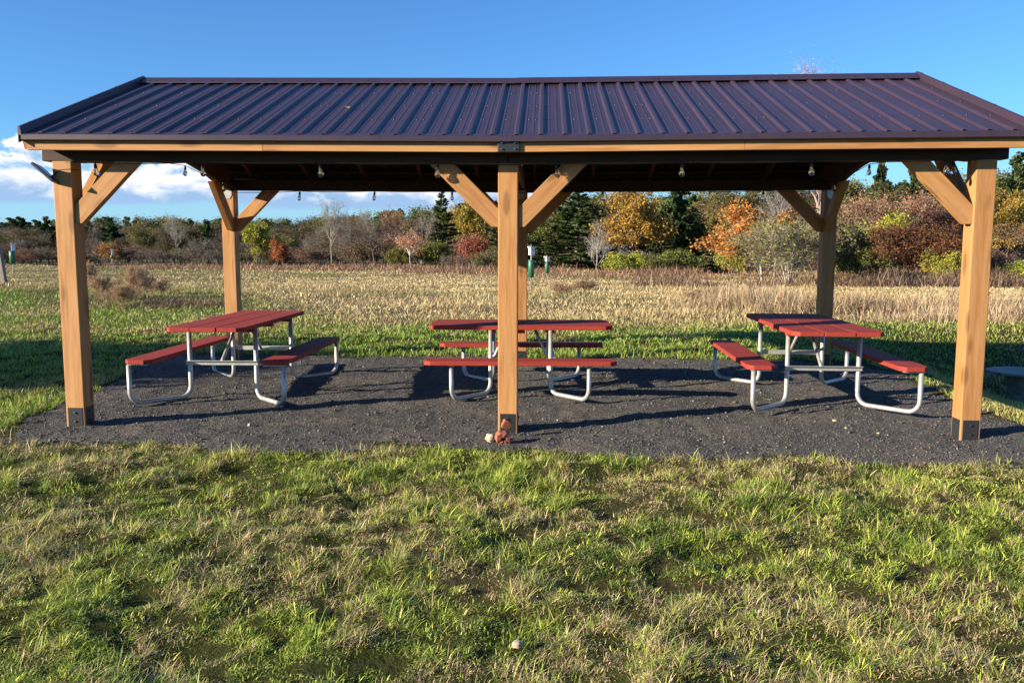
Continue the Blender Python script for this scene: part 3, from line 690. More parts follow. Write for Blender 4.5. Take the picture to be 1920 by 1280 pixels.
# ------------------------------------------------------------------ string lights
def bulb(parent, p, tilt=0.):
    M_ = Matrix.Translation(Vector(p)) @ Matrix.Rotation(tilt, 4, 'Y') @ Matrix.Scale(.85, 4)
    g = MB().lathe([(.0001, -.108), (.010, -.106), (.020, -.097), (.0255, -.083), (.0245, -.070), (.018, -.052), (.0135, -.040), (.0125, -.032)], 16)
    gb = g.build('bulb', M_glass, parent, M_)
    f = MB()
    for s in (-1, 1): f.tube([(s*.002, 0, -.035), (s*.007, 0, -.06), (s*.003, 0, -.09)], .0009, 5)
    f.build('filament', M_fil, gb)
    s_ = MB().lathe([(.0001, .012), (.008, .012), (.0125, .004), (.014, -.006), (.0145, -.032), (.0125, -.034), (.0001, -.034)], 12); s_.build('socket', M_cable, gb)
    return gb
def string(name, pts, bulbs, label, tilts=None):
    o = empty(name, pts[0]); tag(o, label, 'string lights', 'light strings hung under the roof'); L0 = Vector(pts[0])
    path = []
    for i in range(len(pts)-1):
        a, b = Vector(pts[i]), Vector(pts[i+1]); n = max(4, int((b-a).length/.15)); s_ = .010*(b-a).length
        for k_ in range(n):
            t = k_/n; p = a.lerp(b, t); p.z -= 4*s_*t*(1-t); path.append(p-L0)
    path.append(Vector(pts[-1])-L0)
    MB().tube(path, .0032, 6).build('cable', M_cable, o)
    rs = random.Random(len(bulbs))
    for p in bulbs:
        bulb(o, Vector(p)-L0, rs.uniform(-.18, .18))
    return o
def bx(px, y): return (px-960)/F_PX*(y/ cy)*1.0
yf = Y0-.034; fb = []
for px in (379, 601, 822, 1041, 1271, 1505, 1745):
    dd = yf; x = at(px, dd)[0]; fb.append((x, yf, 2.066+sag(x)))
pts = [(XL+.05, yf, 2.078)]+[(p[0], p[1], p[2]+.016) for p in fb]+[(XR-.05, yf, 2.085)]
string('string_lights', pts, fb, 'clear bulb string hung along the front beam of the pavilion')
yb_ = YB-.03; bb = [(at(px, yb_)[0], yb_, 2.058) for px in (562, 703, 848, 1127, 1275, 1420)]
string('string_lights', [(XL+.1, yb_, 2.06)]+[(p[0], p[1], p[2]+.016) for p in bb]+[(XR-.1, yb_, 2.07)], bb, 'clear bulb string hung along the back beam against the sky')
for xs_, lab, sg_ in ((XL+.12, 'clear bulb string along the left gable side of the pavilion', 1), (XR-.12, 'clear bulb string along the right gable side of the pavilion', -1)):
    sb = [(xs_, 6.74, 2.085), (xs_, 8.45, 2.225), (xs_, 9.45, 2.135)]
    string('string_lights', [(xs_, Y0+.1, 2.10), (xs_, 6.74, 2.10), (xs_, 7.3, 2.225), (xs_, 8.45, 2.24), (xs_, 9.45, 2.15), (xs_, YB-.05, 2.10)], sb, lab)

# solar panel on the left front post
sp_o = empty('solar_panel', (XL-.10, Y0-.02, 1.99)); tag(sp_o, 'small black solar panel bracketed to the top of the left front post', 'solar panel')
Mq = Matrix.Translation((.0, -.02, 0)) @ Matrix.Rotation(R(41), 4, 'Y') @ Matrix.Rotation(R(-10), 4, 'X')
MB().box((0, 0, 0), (.205, .15, .020)).build('panel', M_black, sp_o, Mq, .003)
MB().box((0, 0, .0115), (.185, .13, .002)).build('solar_cell', mat('solar_cell', (.01, .014, .03), .15), sp_o, Mq)
MB().tube([(.0, -.01, -.01), (.035, -.01, -.02), (.06, .03, .02)], .007, 8).build('bracket', M_black, sp_o)
MB().tube([(.06, .0, .0), (.10, -.012, .03), (.17, .004, .035), (.23, .03, .03)], .003, 6).build('cable', M_cable, sp_o)

# ------------------------------------------------------------------ small things on the ground
def lump(name, mt, size, loc, rot, seed, label, cat, grp=None, box_=False):
    rs = random.Random(seed); import bmesh
    bm = bmesh.new()
    if box_:
        bmesh.ops.create_cube(bm, size=1.6); bmesh.ops.subdivide_edges(bm, edges=bm.edges, cuts=3, use_grid_fill=True)
    else: bmesh.ops.create_icosphere(bm, subdivisions=3, radius=1)
    for v in bm.verts:
        n = v.co.normalized(); q_ = .4 if box_ else 1.; k_ = (.62 if box_ and max(abs(v.co.x), abs(v.co.y), abs(v.co.z)) > .79 and v.co.length > 1.25 else 1)**.35*(1+q_*(.16*math.sin(n.x*3+seed)*math.cos(n.y*4+seed*2)+.10*math.sin(n.z*7+seed*3)+rs.uniform(-.03, .03)))
        v.co = Vector((v.co.x*k_*size[0], v.co.y*k_*size[1], v.co.z*k_*size[2]))
    me = bpy.data.meshes.new(name); bm.to_mesh(me); bm.free(); me.materials.append(mt)
    o = link(name, me); o.location = loc; o.rotation_euler = rot; tag(o, label, cat, grp); return o
def gz(x, y): return float(pad_z(np.array([x]), np.array([y]))[0])
x, y = at(919, 6.22); lump('stone', M_rock, (.034, .04, .036), (x, y, gz(x, y)+.026), (0, .2, .3), 1, 'small pale cream stone at the foot of the centre front post', 'stone')
def holed_brick():
    x, y = at(943, 6.16); o = None; rs = random.Random(9); mb = MB(); n = 14; vs = []
    for yy in (-.035, .035):
        for rr_ in (1, 0):
            for k_ in range(n):
                a = 2*math.pi*k_/n; r_ = (.052/max(abs(math.cos(a)), abs(math.sin(a)))**.7*rs.uniform(.9, 1.06)) if rr_ else .019*rs.uniform(.8, 1.2)
                vs.append((r_*math.cos(a)*1.05, yy+rs.uniform(-.004, .004), r_*math.sin(a)*.92))
    fs = []
    for k_ in range(n):
        q = (k_+1) % n; fs += [(k_, q, n+q, n+k_), (2*n+k_, 3*n+k_, 3*n+q, 2*n+q), (k_, 2*n+k_, 2*n+q, q), (n+k_, n+q, 3*n+q, 3*n+k_)]
    o = mb.add(vs, fs).build('brick_piece', M_brick, None, None, .003); o.location = (x, y, gz(x, y)+.045); o.rotation_euler = (.12, .15, .25)
    tag(o, 'red broken brick with a round core hole, lower of two by the centre post', 'brick')
holed_brick()
x, y = at(950, 6.31); o = lump('brick_piece', M_brick, (.040, .030, .040), (x, y, gz(x, y)+.100), (.25, .45, .3), 6, 'orange broken brick piece leaning on the centre post base plate', 'brick', None, True)
x, y = at(972, 3.05); lump('stone', M_rock, (.020, .016, .016), (x, y, float(G(x, y))+.03), (0, 0, .3), 8, 'little pale stone lying in the foreground grass', 'stone')
for k_, (px, dep, s_) in enumerate(((1576, 6.95, .02), (1598, 6.7, .014), (1660, 6.55, .012))):
    x, y = at(px, dep); lump('pale_pebble', M_rock, (s_, s_*.9, s_*.6), (x, y, gz(x, y)+s_*.3), (0, 0, k_), 20+k_, ('pale pebble on the gravel just in front of the right picnic table', 'small pale pebble on the gravel left of the right front post', 'tiny pale pebble nearest the right front post')[k_], 'pebble')
# leaf on the roof
me = MB().add([(0, -.03, 0), (.022, 0, .006), (0, .035, 0), (-.022, 0, .008)], [(0, 1, 2, 3)]).build('fallen_leaf', mat('dry_leaf', (.55, .40, .14), .7))
me.location = (-1.62, 7.05, roofz(7.05)+.012); me.rotation_euler = (SL, .1, .4); sm_ = me.modifiers.new('thick', 'SOLIDIFY'); sm_.thickness = .001
tag(me, 'single dry yellow leaf lying on the metal roof', 'leaf')
# low round wooden slab at the right edge
def slab():
    dep = 10.6; x, y = at(1925, dep); z = zrow(693, dep); t = empty('wooden_slab', (x, y, float(G(x, y)))); tag(t, 'low round weathered wooden table in the shaded grass beyond the right front post', 'table')
    h = z-float(G(x, y)); rs = random.Random(5); n = 28; ring = [(.40*(1+rs.uniform(-.03, .03))*math.cos(2*math.pi*i/n), .40*(1+rs.uniform(-.03, .03))*math.sin(2*math.pi*i/n)) for i in range(n)]
    MB().prism(ring, h-.035, h, 'z').build('slab_top', M_fence, t, None, .006)
    MB().lathe([(.20, -.05), (.17, .05), (.15, h*.5), (.18, h-.052)], 16).build('stump_base', M_fence, t)
slab()

# nest boxes on poles with green predator guards
def nest(px, dep, base, gtop, gbot, btop, bbot, label, gw=.18):
    x, y = at(px, dep); g0 = float(G(x, y)); t = empty('nest_box', (x, y, g0), .5); tag(t, label, 'birdhouse', 'bird nest boxes on guarded poles')
    z = lambda r_: zrow(r_, dep)-g0
    MB().tube([(0, 0, -.05), (0, 0, z(btop)+.08)], .016, 8).build('pole', M_pole, t)
    MB().tube([(0, 0, z(gbot)), (0, 0, z(gtop)-.006), (0, 0, z(gtop))], [gw/2, gw/2, gw/2*.92], 20).build('guard', M_green, t)
    hb = z(btop)-z(bbot); w = .15
    b_ = MB().box((0.05, .06, z(bbot)+hb/2), (w, .14, hb)).build('box', M_white, t, None, .004)
    MB().prism([(-.07, z(btop)), (.17, z(btop)), (.17, z(btop)+.02), (-.07, z(btop)+.03)], -.05, .17, 'y').build('box_roof', M_white, b_)
    MB().tube([(.05, -.012, z(bbot)+hb*.68), (.05, -.014, z(bbot)+hb*.68)], .02, 12).build('entrance_hole', M_black, b_)
nest(995.5, 26, 545, 487, 520, 464, 478, 'white nest box above a green pipe guard just right of the centre posts')
nest(1025, 36, 527, 493, 512, 482, 490, 'smaller distant nest box with green pipe guard, right of the nearer one', .17)
nest(27, 38, 512, 472, 496, 460, 472, 'nest box with green pipe guard beside the leaning wooden post, far left', .24)
nest(213, 66, 497, 480, 486, 470, 478, 'tiny far nest box before the orange bush in the left treeline', .2)
x, y = at(9, 29.5); g0 = float(G(x, y)); t = beam('fence_post', (x, y, g0-.1), (x-.17, y, zrow(459, 29.5)), .19, .16, M_fence, upv=(0, -1, 0), parent=False or empty('tmp'), bevel=.006)
tmp = t.parent; t.parent = None; t.matrix_basis = Matrix.Translation(PL) @ t.matrix_basis; bpy.data.objects.remove(tmp); tag(t, 'weathered grey wooden post leaning at the far left edge of the field', 'post')

# ------------------------------------------------------------------ trees
def seg_mesh(name, segs, mt, sides=5):
    """segs: array rows p0(3) p1(3) r0 r1 colour(3)"""
    S = np.array(segs, float); n = len(S); p0, p1 = S[:, :3], S[:, 3:6]; dd = p1-p0; dd /= np.linalg.norm(dd, axis=1)[:, None]+1e-9
    ref = np.where(np.abs(dd[:, 2:3]) < .9, [[0, 0, 1.]], [[1., 0, 0]]); a = np.cross(dd, ref); a /= np.linalg.norm(a, axis=1)[:, None]; b = np.cross(dd, a)
    vs = []
    for p, r_ in ((p0, S[:, 6]), (p1, S[:, 7])):
        for k_ in range(sides):
            w = 2*math.pi*k_/sides; vs.append(p+(a*math.cos(w)+b*math.sin(w))*r_[:, None])
    v = np.stack(vs, 1).reshape(-1, 3); m_ = 2*sides
    pat = np.array([[k_, (k_+1) % sides, sides+(k_+1) % sides, sides+k_] for k_ in range(sides)]).ravel()
    loops = (np.arange(n)[:, None]*m_+pat[None]).ravel()
    return v, np.full(n*sides, 4), loops, np.repeat(S[:, 8:11], m_, 0)
def leaf_mesh(c, size, col, rng, asp=1.6, updown=0.):
    n = len(c); a = rng.normal(size=(n, 3)); a[:, 2] *= (1-updown); a /= np.linalg.norm(a, axis=1)[:, None]; b = np.cross(a, rng.normal(size=(n, 3))); b /= np.linalg.norm(b, axis=1)[:, None]
    s = np.asarray(size)[:, None]*.5; nn = np.cross(a, b)
    v = np.stack([c-a*s*asp, c-b*s+nn*s*.2, c+a*s*asp, c+b*s+nn*s*.2], 1).reshape(-1, 3)
    return v, np.full(n, 4), np.arange(4*n), np.repeat(col, 4, 0)
def join_parts(name, parts, mats):
    V = []; F = []; L_ = []; Cc = []; MI = []; o = 0
    for (v, f, l, c), mi in parts:
        V.append(v); F.append(f); L_.append(l+o); Cc.append(c); MI.append(np.full(len(f), mi)); o += len(v)
    return fastmesh(name, np.concatenate(V), np.concatenate(F), np.concatenate(L_), np.concatenate(Cc), mats, np.concatenate(MI))
def skeleton(rng, H, spread, th, levels, nb, up_=.5, stems=1, r0=None, wob=.18, gnarl=.25):
    segs = []; tips = []; r0 = r0 or H*.014
    def grow(p, dirv, L, r_, lev):
        n = 4 if lev == 0 else 3; q = p.copy(); dv = dirv/np.linalg.norm(dirv); pts = [q]
        for i in range(n):
            dv = dv+rng.normal(0, wob if lev else wob*.35, 3)+np.array([0, 0, .06*up_]); dv /= np.linalg.norm(dv)
            q2 = q+dv*L/n; ra, rb = r_*(1-.55*i/n), r_*(1-.55*(i+1)/n); segs.append([*q, *q2, ra, rb, lev]); q = q2; pts.append(q)
        if lev >= levels: tips.append((q, dv, lev)); return
        k_ = nb[min(lev, len(nb)-1)]
        for j in range(k_):
            t = rng.uniform(.25 if lev else th, 1.0)
            if j == 0: t = 1.
            f = t*n; i = min(int(f), n-1); base = pts[i]+(pts[i+1]-pts[i])*(f-i)
            az_ = rng.uniform(0, 6.283); side = np.array([math.cos(az_), math.sin(az_), 0]); side = side-dv*side.dot(dv); side /= np.linalg.norm(side)+1e-6
            ang = rng.uniform(.35, .95) if j else rng.uniform(.05, .3)
            nd = dv*math.cos(ang)+side*math.sin(ang)*spread+np.array([0, 0, up_*.35])
            grow(base, nd, L*rng.uniform(.48, .75)*(1-.25*(t if lev == 0 else 0)), r_*rng.uniform(.42, .62), lev+1)
    for s in range(stems):
        a = rng.uniform(0, 6.283); tilt = 0 if stems == 1 else rng.uniform(.1, .55)
        grow(np.array([math.cos(a), math.sin(a), 0])*(.0 if stems == 1 else .15), np.array([math.cos(a)*tilt, math.sin(a)*tilt, 1.]), H*rng.uniform(.5, .62), r0*(1 if stems == 1 else .6), 0)
    return segs, tips
def fit_height(segs, tips, H, Wd):
    S = np.array(segs); zmax = S[:, 5].max(); xm = np.percentile(np.abs(S[:, [3, 4]]), 97); sz = H/zmax; sx = (Wd/2)/max(xm, .01)
    S[:, [0, 1, 3, 4]] *= sx; S[:, [2, 5]] *= sz
    return S, [(np.array([q[0]*sx, q[1]*sx, q[2]*sz]), dv, l) for q, dv, l in tips]
def broadleaf(seed, H, Wd, leaf, nleaf, pal, bark=(.20, .17, .14), levels=3, nb=(7, 4, 4), th=.3, stems=1, leafy=1., clump=.06, pal_top=None, up_=.5, twig=4, asym=0.):
    """returns (trunk mesh, crown mesh): crown carries outer twigs and leaves"""
    rng = np.random.RandomState(seed); segs, tips = skeleton(rng, H, 1.0, th, levels, nb, up_, stems)
    S, tips = fit_height(segs, tips, H*.97, Wd*.9); bark = np.array(bark)
    lev = S[:, 8].copy(); out = np.zeros((len(S), 11)); out[:, :8] = S[:, :8]; out[:, 8:] = bark*rng.uniform(.7, 1.25, len(S))[:, None]
    mr = max(H*.0011, .004); out[:, 6:8] = np.maximum(out[:, 6:8], mr)
    tr = out[lev <= 1]; tw = out[lev > 1]
    v = seg_mesh('t', tr, M_bark, 6); trunk = join_parts('trunk', [(v, 0)], [M_bark])
    T_ = np.array([q for q, _, _ in tips]); Dv = np.array([d_ for _, d_, _ in tips]); n = len(T_)
    # fine twigs
    k_ = twig; tp = np.repeat(T_, k_, 0); td = np.repeat(Dv, k_, 0)+rng.normal(0, .55, (n*k_, 3)); td /= np.linalg.norm(td, axis=1)[:, None]
    tl = H*.075*rng.uniform(.5, 1.4, n*k_); st = tp-np.repeat(Dv, k_, 0)*(H*.05*rng.rand(n*k_))[:, None]
    tws = np.zeros((n*k_, 11)); tws[:, :3] = st; tws[:, 3:6] = st+td*tl[:, None]; tws[:, 6] = mr*.8; tws[:, 7] = mr*.35; tws[:, 8:] = bark*1.15*rng.uniform(.7, 1.3, n*k_)[:, None]
    parts = [(seg_mesh('c', np.concatenate([tw, tws]), M_bark, 3), 0)]
    if nleaf:
        ends = np.concatenate([tws[:, 3:6], tws[:, 3:6]*.5+tws[:, :3]*.5, T_]); 
        if leafy < 1: # only some clusters keep their leaves
            kk = vnoise(ends[:, 0]*1+ends[:, 1], ends[:, 2], H*.12, seed) > (1-leafy); ends = ends[kk] if kk.sum() > 3 else ends
        idx = rng.randint(0, len(ends), nleaf); cc = ends[idx]+rng.normal(0, H*clump*.6, (nleaf, 3)); 
        pal = np.array(pal, float); ci = (_tab[(idx*7+seed) % 256, (idx//3) % 256]*len(pal)).astype(int); ci = np.where(rng.rand(nleaf) < .45, rng.randint(0, len(pal), nleaf), ci)
        col = pal[ci]
        if pal_top is not None:
            t = sst(cc[:, 2]/H+rng.normal(0, .1, nleaf), .35, .8)[:, None]; pt_ = np.array(pal_top, float); col = col*(1-t)+pt_[rng.randint(0, len(pt_), nleaf)]*t
        col = col*rng.uniform(.84, 1.16, nleaf)[:, None]; cc[:, 2] = np.maximum(cc[:, 2], .03)
        parts.append((leaf_mesh(cc, leaf*rng.uniform(.6, 1.4, nleaf), col, rng), 1))
    return trunk, join_parts('crown', parts, [M_bark, M_leaf])
def conifer(seed, H, Wd, pal, bark=(.13, .10, .08), irregular=.25, droop=.25, bare=.08, needle=.2, dens=1., whorl=None, flat_=False, power=.85):
    rng = np.random.RandomState(seed); segs = []; cc = []; sz = []; ty = []; bark = np.array(bark)
    n = 8; lean = rng.normal(0, .01, 2)
    for i in range(n):
        z0_, z1_ = H*i/n, H*(i+1)/n; r0_ = H*.016*(1-i/n*.95); segs.append([lean[0]*z0_, lean[1]*z0_, z0_, lean[0]*z1_, lean[1]*z1_, z1_, r0_, H*.016*(1-(i+1)/n*.95)+.003, *(bark*rng.uniform(.8, 1.2))])
    trunk = join_parts('trunk', [(seg_mesh('t', segs, M_bark, 7), 0)], [M_bark]); br = []
    nw = whorl or int(H*2.6)
    for w in range(nw):
        t = bare+(1-bare)*(w/nw)**1.0; z = H*t; R_ = Wd/2*(1-t)**power*(1 if not flat_ else rng.uniform(.55, 1.15))+H*.012
        for j in range(rng.randint(4, 8) if not flat_ else rng.randint(3, 6)):
            a = rng.uniform(0, 6.283); L = R_*rng.uniform(1-irregular*1.8, 1+irregular*.6)
            if L < .05: continue
            zz = z+rng.normal(0, H*.012); dv = np.array([math.cos(a), math.sin(a), (-droop*(1-t)+.35*t) if not flat_ else rng.uniform(.0, .3)])
            tipx = np.array([0, 0, zz])+dv*L; tipx[2] += .12*L*(1 if not flat_ else .5)
            br.append([0, 0, zz, *tipx, H*.0035, H*.001, *(bark*rng.uniform(.8, 1.3))])
            m_ = max(4, int(L*9*dens/needle*.2*3)); tt = rng.uniform(.12, 1.02, m_)**.7; base = np.array([0, 0, zz])[None]+(tipx-np.array([0, 0, zz]))[None]*tt[:, None]
            sidev = np.array([-dv[1], dv[0], 0]); spread_ = L*.28*(1.1-tt)
            p = base+sidev[None]*(rng.uniform(-1, 1, m_)*spread_)[:, None]; p[:, 2] += rng.normal(0, needle*(.30 if not flat_ else .45), m_)-.04*spread_
            cc.append(p); sz.append(np.full(m_, needle)*rng.uniform(.6, 1.3, m_))
    cc = np.concatenate(cc); sz = np.concatenate(sz); nn = len(cc); pal = np.array(pal, float); cl = vnoise(cc[:, 0]+cc[:, 1]*.7, cc[:, 2], H*.06, seed)
    col = pal[np.clip((cl*len(pal)+rng.normal(0, .5, nn)).astype(int), 0, len(pal)-1)]*rng.uniform(.7, 1.3, nn)[:, None]
    crown = join_parts('crown', [(seg_mesh('c', br, M_bark, 3), 0), (leaf_mesh(cc, sz, col, rng, 1.9, .45), 1)], [M_bark, M_leaf])
    return trunk, crown
def tree(protos, px, dep, row_top, label, cat='tree', name='tree', group=None, width_px=None, H0=None, W0=None, rz=None, base=None, seed=0):
    """place a (trunk, crown) pair; scale so that the top reaches row_top"""
    x, y = at(px, dep); g0 = float(G(x, y))-.05; H = zrow(row_top, dep)-g0
    o = empty(name, (x, y, g0), rz if rz is not None else random.Random(int(px*7+dep*3+seed)).uniform(0, 6.28)); s = H/H0
    sx = s if width_px is None else (width_px/F_PX*dep)/W0
    for nm, me in zip(('trunk', 'crown'), protos):
        if me is None: continue
        link(nm, me, o, Matrix.Diagonal((sx, sx, s, 1)))
    tag(o, label, cat, group); return o
G1 = [(.035, .060, .018), (.05, .085, .022), (.025, .045, .016), (.075, .105, .028)]
GP = [(.035, .065, .028), (.055, .09, .035), (.08, .12, .045), (.028, .05, .024)]
BR = [(.13, .09, .06), (.16, .105, .06), (.10, .075, .05), (.14, .115, .065)]
RU = [(.26, .11, .06), (.30, .15, .08), (.20, .10, .07)]
OR = [(.44, .15, .055), (.40, .18, .055), (.50, .22, .06), (.32, .11, .045)]
YG = [(.26, .25, .04), (.38, .32, .05), (.17, .19, .035), (.44, .35, .06)]
GO = [(.46, .30, .055), (.38, .24, .05), (.54, .37, .08), (.26, .18, .05), (.30, .27, .06)]
OL = [(.15, .17, .045), (.21, .22, .06), (.10, .12, .04), (.26, .24, .08)]
PK = [(.36, .14, .10), (.42, .19, .12), (.28, .13, .10), (.30, .20, .12)]
RD = [(.36, .10, .05), (.44, .15, .065), (.28, .09, .05)]
GB = (.17, .15, .13); LB = (.40, .37, .33); DB = (.10, .08, .065)
P = {}
def proto(k_, H, Wd, fn): P[k_] = (fn, H, Wd)
P['bare1'] = (broadleaf(1, 10, 7, .10, 900, BR, GB, 4, (7, 4, 3, 3), twig=4, leafy=.6), 10, 7)
P['bare2'] = (broadleaf(2, 10, 7, .10, 2500, BR, GB, 4, (7, 4, 3, 3), twig=4, leafy=.7), 10, 7)
P['bare4'] = (broadleaf(41, 10, 6, .09, 500, BR, (.17, .15, .13), 4, (9, 5, 4, 3), th=.15, twig=6, up_=.8), 10, 6)
P['bare5'] = (broadleaf(42, 10, 7, .09, 500, BR+RU[:1], (.20, .165, .145), 4, (8, 5, 4, 3), th=.2, twig=6, up_=.6), 10, 7)
P['bare3'] = (broadleaf(3, 10, 6, .14, 0, BR, (.24, .22, .195), 4, (6, 4, 4, 3), th=.45, twig=4, up_=.9), 10, 6)
P['brown1'] = (broadleaf(4, 9, 7, .12, 9000, BR+[(.13, .14, .06)], GB, 3, (8, 5, 4)), 9, 7)
P['rust1'] = (broadleaf(5, 9, 7, .12, 9000, RU+BR, GB, 3, (8, 5, 4)), 9, 7)
P['olive1'] = (broadleaf(6, 9, 7, .13, 13000, OL+BR[:1], GB, 3, (8, 5, 4)), 9, 7)
P['olive2'] = (broadleaf(16, 9, 7, .13, 13000, OL+G1, GB, 3, (8, 5, 4)), 9, 7)
P['gold1'] = (broadleaf(7, 8, 6.5, .13, 20000, GO, (.18, .14, .11), 3, (10, 6, 4), th=.2, clump=.05), 8, 6.5)
P['yellow1'] = (broadleaf(8, 8, 6, .16, 8000, YG, GB, 3, (9, 5, 4), th=.25), 8, 6)
P['pink1'] = (broadleaf(9, 9, 6.5, .12, 4200, PK+BR[:1], (.26, .22, .19), 4, (7, 4, 3, 3), twig=4), 9, 6.5)
P['brush1'] = (broadleaf(10, 3.5, 5, .10, 5000, BR+OL[:1], (.16, .135, .115), 3, (5, 4, 4), stems=7, clump=.07), 3.5, 5)
P['brush2'] = (broadleaf(11, 3.5, 5, .10, 3500, RU+BR, (.18, .155, .13), 3, (5, 4, 4), stems=7, clump=.07), 3.5, 5)
P['brush3'] = (broadleaf(17, 3.5, 5, .10, 900, BR, (.21, .185, .16), 3, (5, 4, 4), stems=8, clump=.07, twig=6), 3.5, 5)
P['bushyg'] = (broadleaf(12, 3.5, 5, .11, 9000, YG+[(.14, .20, .04)], (.2, .17, .14), 3, (5, 4, 4), stems=7, clump=.08), 3.5, 5)
P['bushgr'] = (broadleaf(18, 3.5, 5, .11, 9000, OL+YG[:1]+G1[:2], (.2, .17, .14), 3, (5, 4, 4), stems=7, clump=.08), 3.5, 5)
P['pine1'] = (conifer(20, 12, 7, GP, irregular=.4, droop=-.1, bare=.15, needle=.42, dens=3.2, flat_=True, whorl=19, power=.55), 12, 7)
P['pine2'] = (conifer(21, 12, 8, GP, irregular=.45, droop=-.1, bare=.2, needle=.42, dens=3.0, flat_=True, whorl=17, power=.42), 12, 8)
P['spruce1'] = (conifer(22, 10, 6, G1, irregular=.3, droop=.3, needle=.17, dens=1.5), 10, 6)
P['spruce2'] = (conifer(23, 10, 7, [(.03, .045, .018), (.045, .065, .022), (.085, .10, .03)], irregular=.35, droop=.35, needle=.18, dens=1.5), 10, 7)
P['darkbrown'] = (broadleaf(13, 4, 6.4, .085, 17000, [(.11, .05, .03), (.16, .07, .035), (.08, .045, .03), (.22, .10, .04)], DB, 3, (6, 5, 5), stems=6, clump=.07), 4, 6.4)
def put(k_, px, dep, top, label, name='tree', cat='tree', group=None, w=None, seed=0):
    pr, H, Wd = P[k_]; return tree(pr, px, dep, top, label, cat, name, group, w, H, Wd, seed=seed)

# far woods: rows of trees, individual things
rt = random.Random(77)
kinds = {'bare': ('bare_tree', 'bare grey tree'), 'brown': ('autumn_tree', 'brown-leaved tree'), 'rust': ('autumn_tree', 'rust-leaved tree'),
         'olive': ('leafy_tree', 'olive-green tree'), 'pine': ('pine_tree', 'dark green pine'), 'brush': ('brush_thicket', 'bare brush thicket')}
FILL = []
def filler(k_, px, dep, top, row, w=1.0):
    base = k_.rstrip('0123456789'); nm, lab = kinds[base]; pr, H, Wd = P[k_]
    x, y = at(px, dep); Hh = zrow(top, dep)-float(G(x, y)); wpx = Wd*Hh/H*w/dep*F_PX
    o = put(k_, px, dep, top, lab, nm, 'brush' if base == 'brush' else ('pine tree' if base == 'pine' else 'tree'), None, wpx, seed=rt.random()*99)
    FILL.append((px, row, lab, o))
def topline(px):   # row of the treetops
    pts = [(-500, 418), (0, 416), (100, 416), (300, 414), (460, 413), (560, 413), (640, 406), (760, 399), (830, 392), (950, 385), (1000, 372), (1250, 360), (1400, 350), (1600, 340), (1760, 335), (1920, 315), (2400, 315)]
    for (a, b), (c_, d_) in zip(pts, pts[1:]):
        if a <= px <= c_: return b+(d_-b)*(px-a)/(c_-a)
    return 400
ROWS = {'back': (-340, 970, 13, 19, 118, 130, -8, 10, ['pine1', 'pine2', 'olive1', 'olive2', 'pine1', 'brown1', 'pine2'], 1.5),
        'middle': (-330, 970, 17, 25, 100, 112, 4, 20, ['bare4', 'bare2', 'brown1', 'bare5', 'olive2', 'brown1', 'bare4', 'bare5', 'bare1'], 1.3),
        'front': (-320, 970, 20, 30, 92, 98, 24, 48, ['brown1', 'bare4', 'bare5', 'bare4', 'bare2', 'olive1', 'bare5'], 1.3),
        'foot': (-310, 970, 16, 26, 84, 90, 40, 56, ['brush1', 'brush3', 'brush3', 'brush2'], 1.1)}
for row, (a, b, s0, s1, d0, d1, t0, t1, ks, wf) in ROWS.items():
    px = a
    while px < b:
        filler(rt.choice(ks), px, rt.uniform(d0, d1), topline(px)+rt.uniform(t0, t1), row, wf*rt.uniform(.85, 1.2)); px += rt.uniform(s0, s1)
ROWS = {'back': (960, 2300, 26, 36, 84, 92, -8, 14, ['pine1', 'pine2', 'olive2', 'olive1', 'pine2'], 1.3),
        'middle': (970, 2300, 34, 50, 66, 76, 16, 46, ['olive1', 'olive2', 'bare2', 'brown1', 'rust1', 'bare1'], 1.35),
        'foot': (1200, 2300, 36, 54, 52, 60, 105, 130, ['brush1', 'brush2', 'brush3', 'olive2'], 1.0)}
for row, (a, b, s0, s1, d0, d1, t0, t1, ks, wf) in ROWS.items():
    px = a
    while px < b:
        filler(rt.choice(ks), px, rt.uniform(d0, d1), topline(px)+rt.uniform(t0, t1), row, wf*rt.uniform(.85, 1.2)); px += rt.uniform(s0, s1)
ZONES = [(-999, 0, 'beyond the left edge'), (0, 105, 'left of the left front post'), (105, 180, 'behind the left front post'), (180, 270, 'around the tiered pine at left'), (270, 412, 'left of the back left post'), (412, 452, 'behind the back left post'),
         (452, 540, 'behind the round yellow-green tree'), (540, 680, 'around the tallest bare tree'), (680, 790, 'around the salmon-leaved sapling'), (790, 935, 'around the ragged spruce'), (935, 990, 'behind the centre posts'),
         (990, 1120, 'around the tallest dark spruce'), (1120, 1250, 'around the golden-brown tree'), (1250, 1350, 'left of the orange tree'), (1350, 1525, 'behind the orange tree'), (1525, 1575, 'behind the back right post'),
         (1575, 1690, 'right of the back right post'), (1690, 1790, 'behind the dark brown thicket'), (1790, 1870, 'behind the right front post'), (1870, 1925, 'at the right edge'), (1925, 9999, 'beyond the right edge')]
ORD = ['first', 'second', 'third', 'fourth', 'fifth', 'sixth', 'seventh', 'eighth', 'ninth', 'tenth', 'eleventh', 'twelfth', 'thirteenth', 'fourteenth', 'fifteenth', 'sixteenth', 'seventeenth', 'eighteenth', 'nineteenth', 'twentieth']
cnt = {}
for px, row, lab, o in sorted(FILL, key=lambda q: q[0]):
    zn = next(z[2] for z in ZONES if z[0] <= px < z[1]); key = (zn, row, lab); k_ = cnt[key] = cnt.get(key, 0)+1
    o['label'] = f"{ORD[k_-1]} {row}-row {lab} {zn}"; o['group'] = f"{lab}s of the far woods"

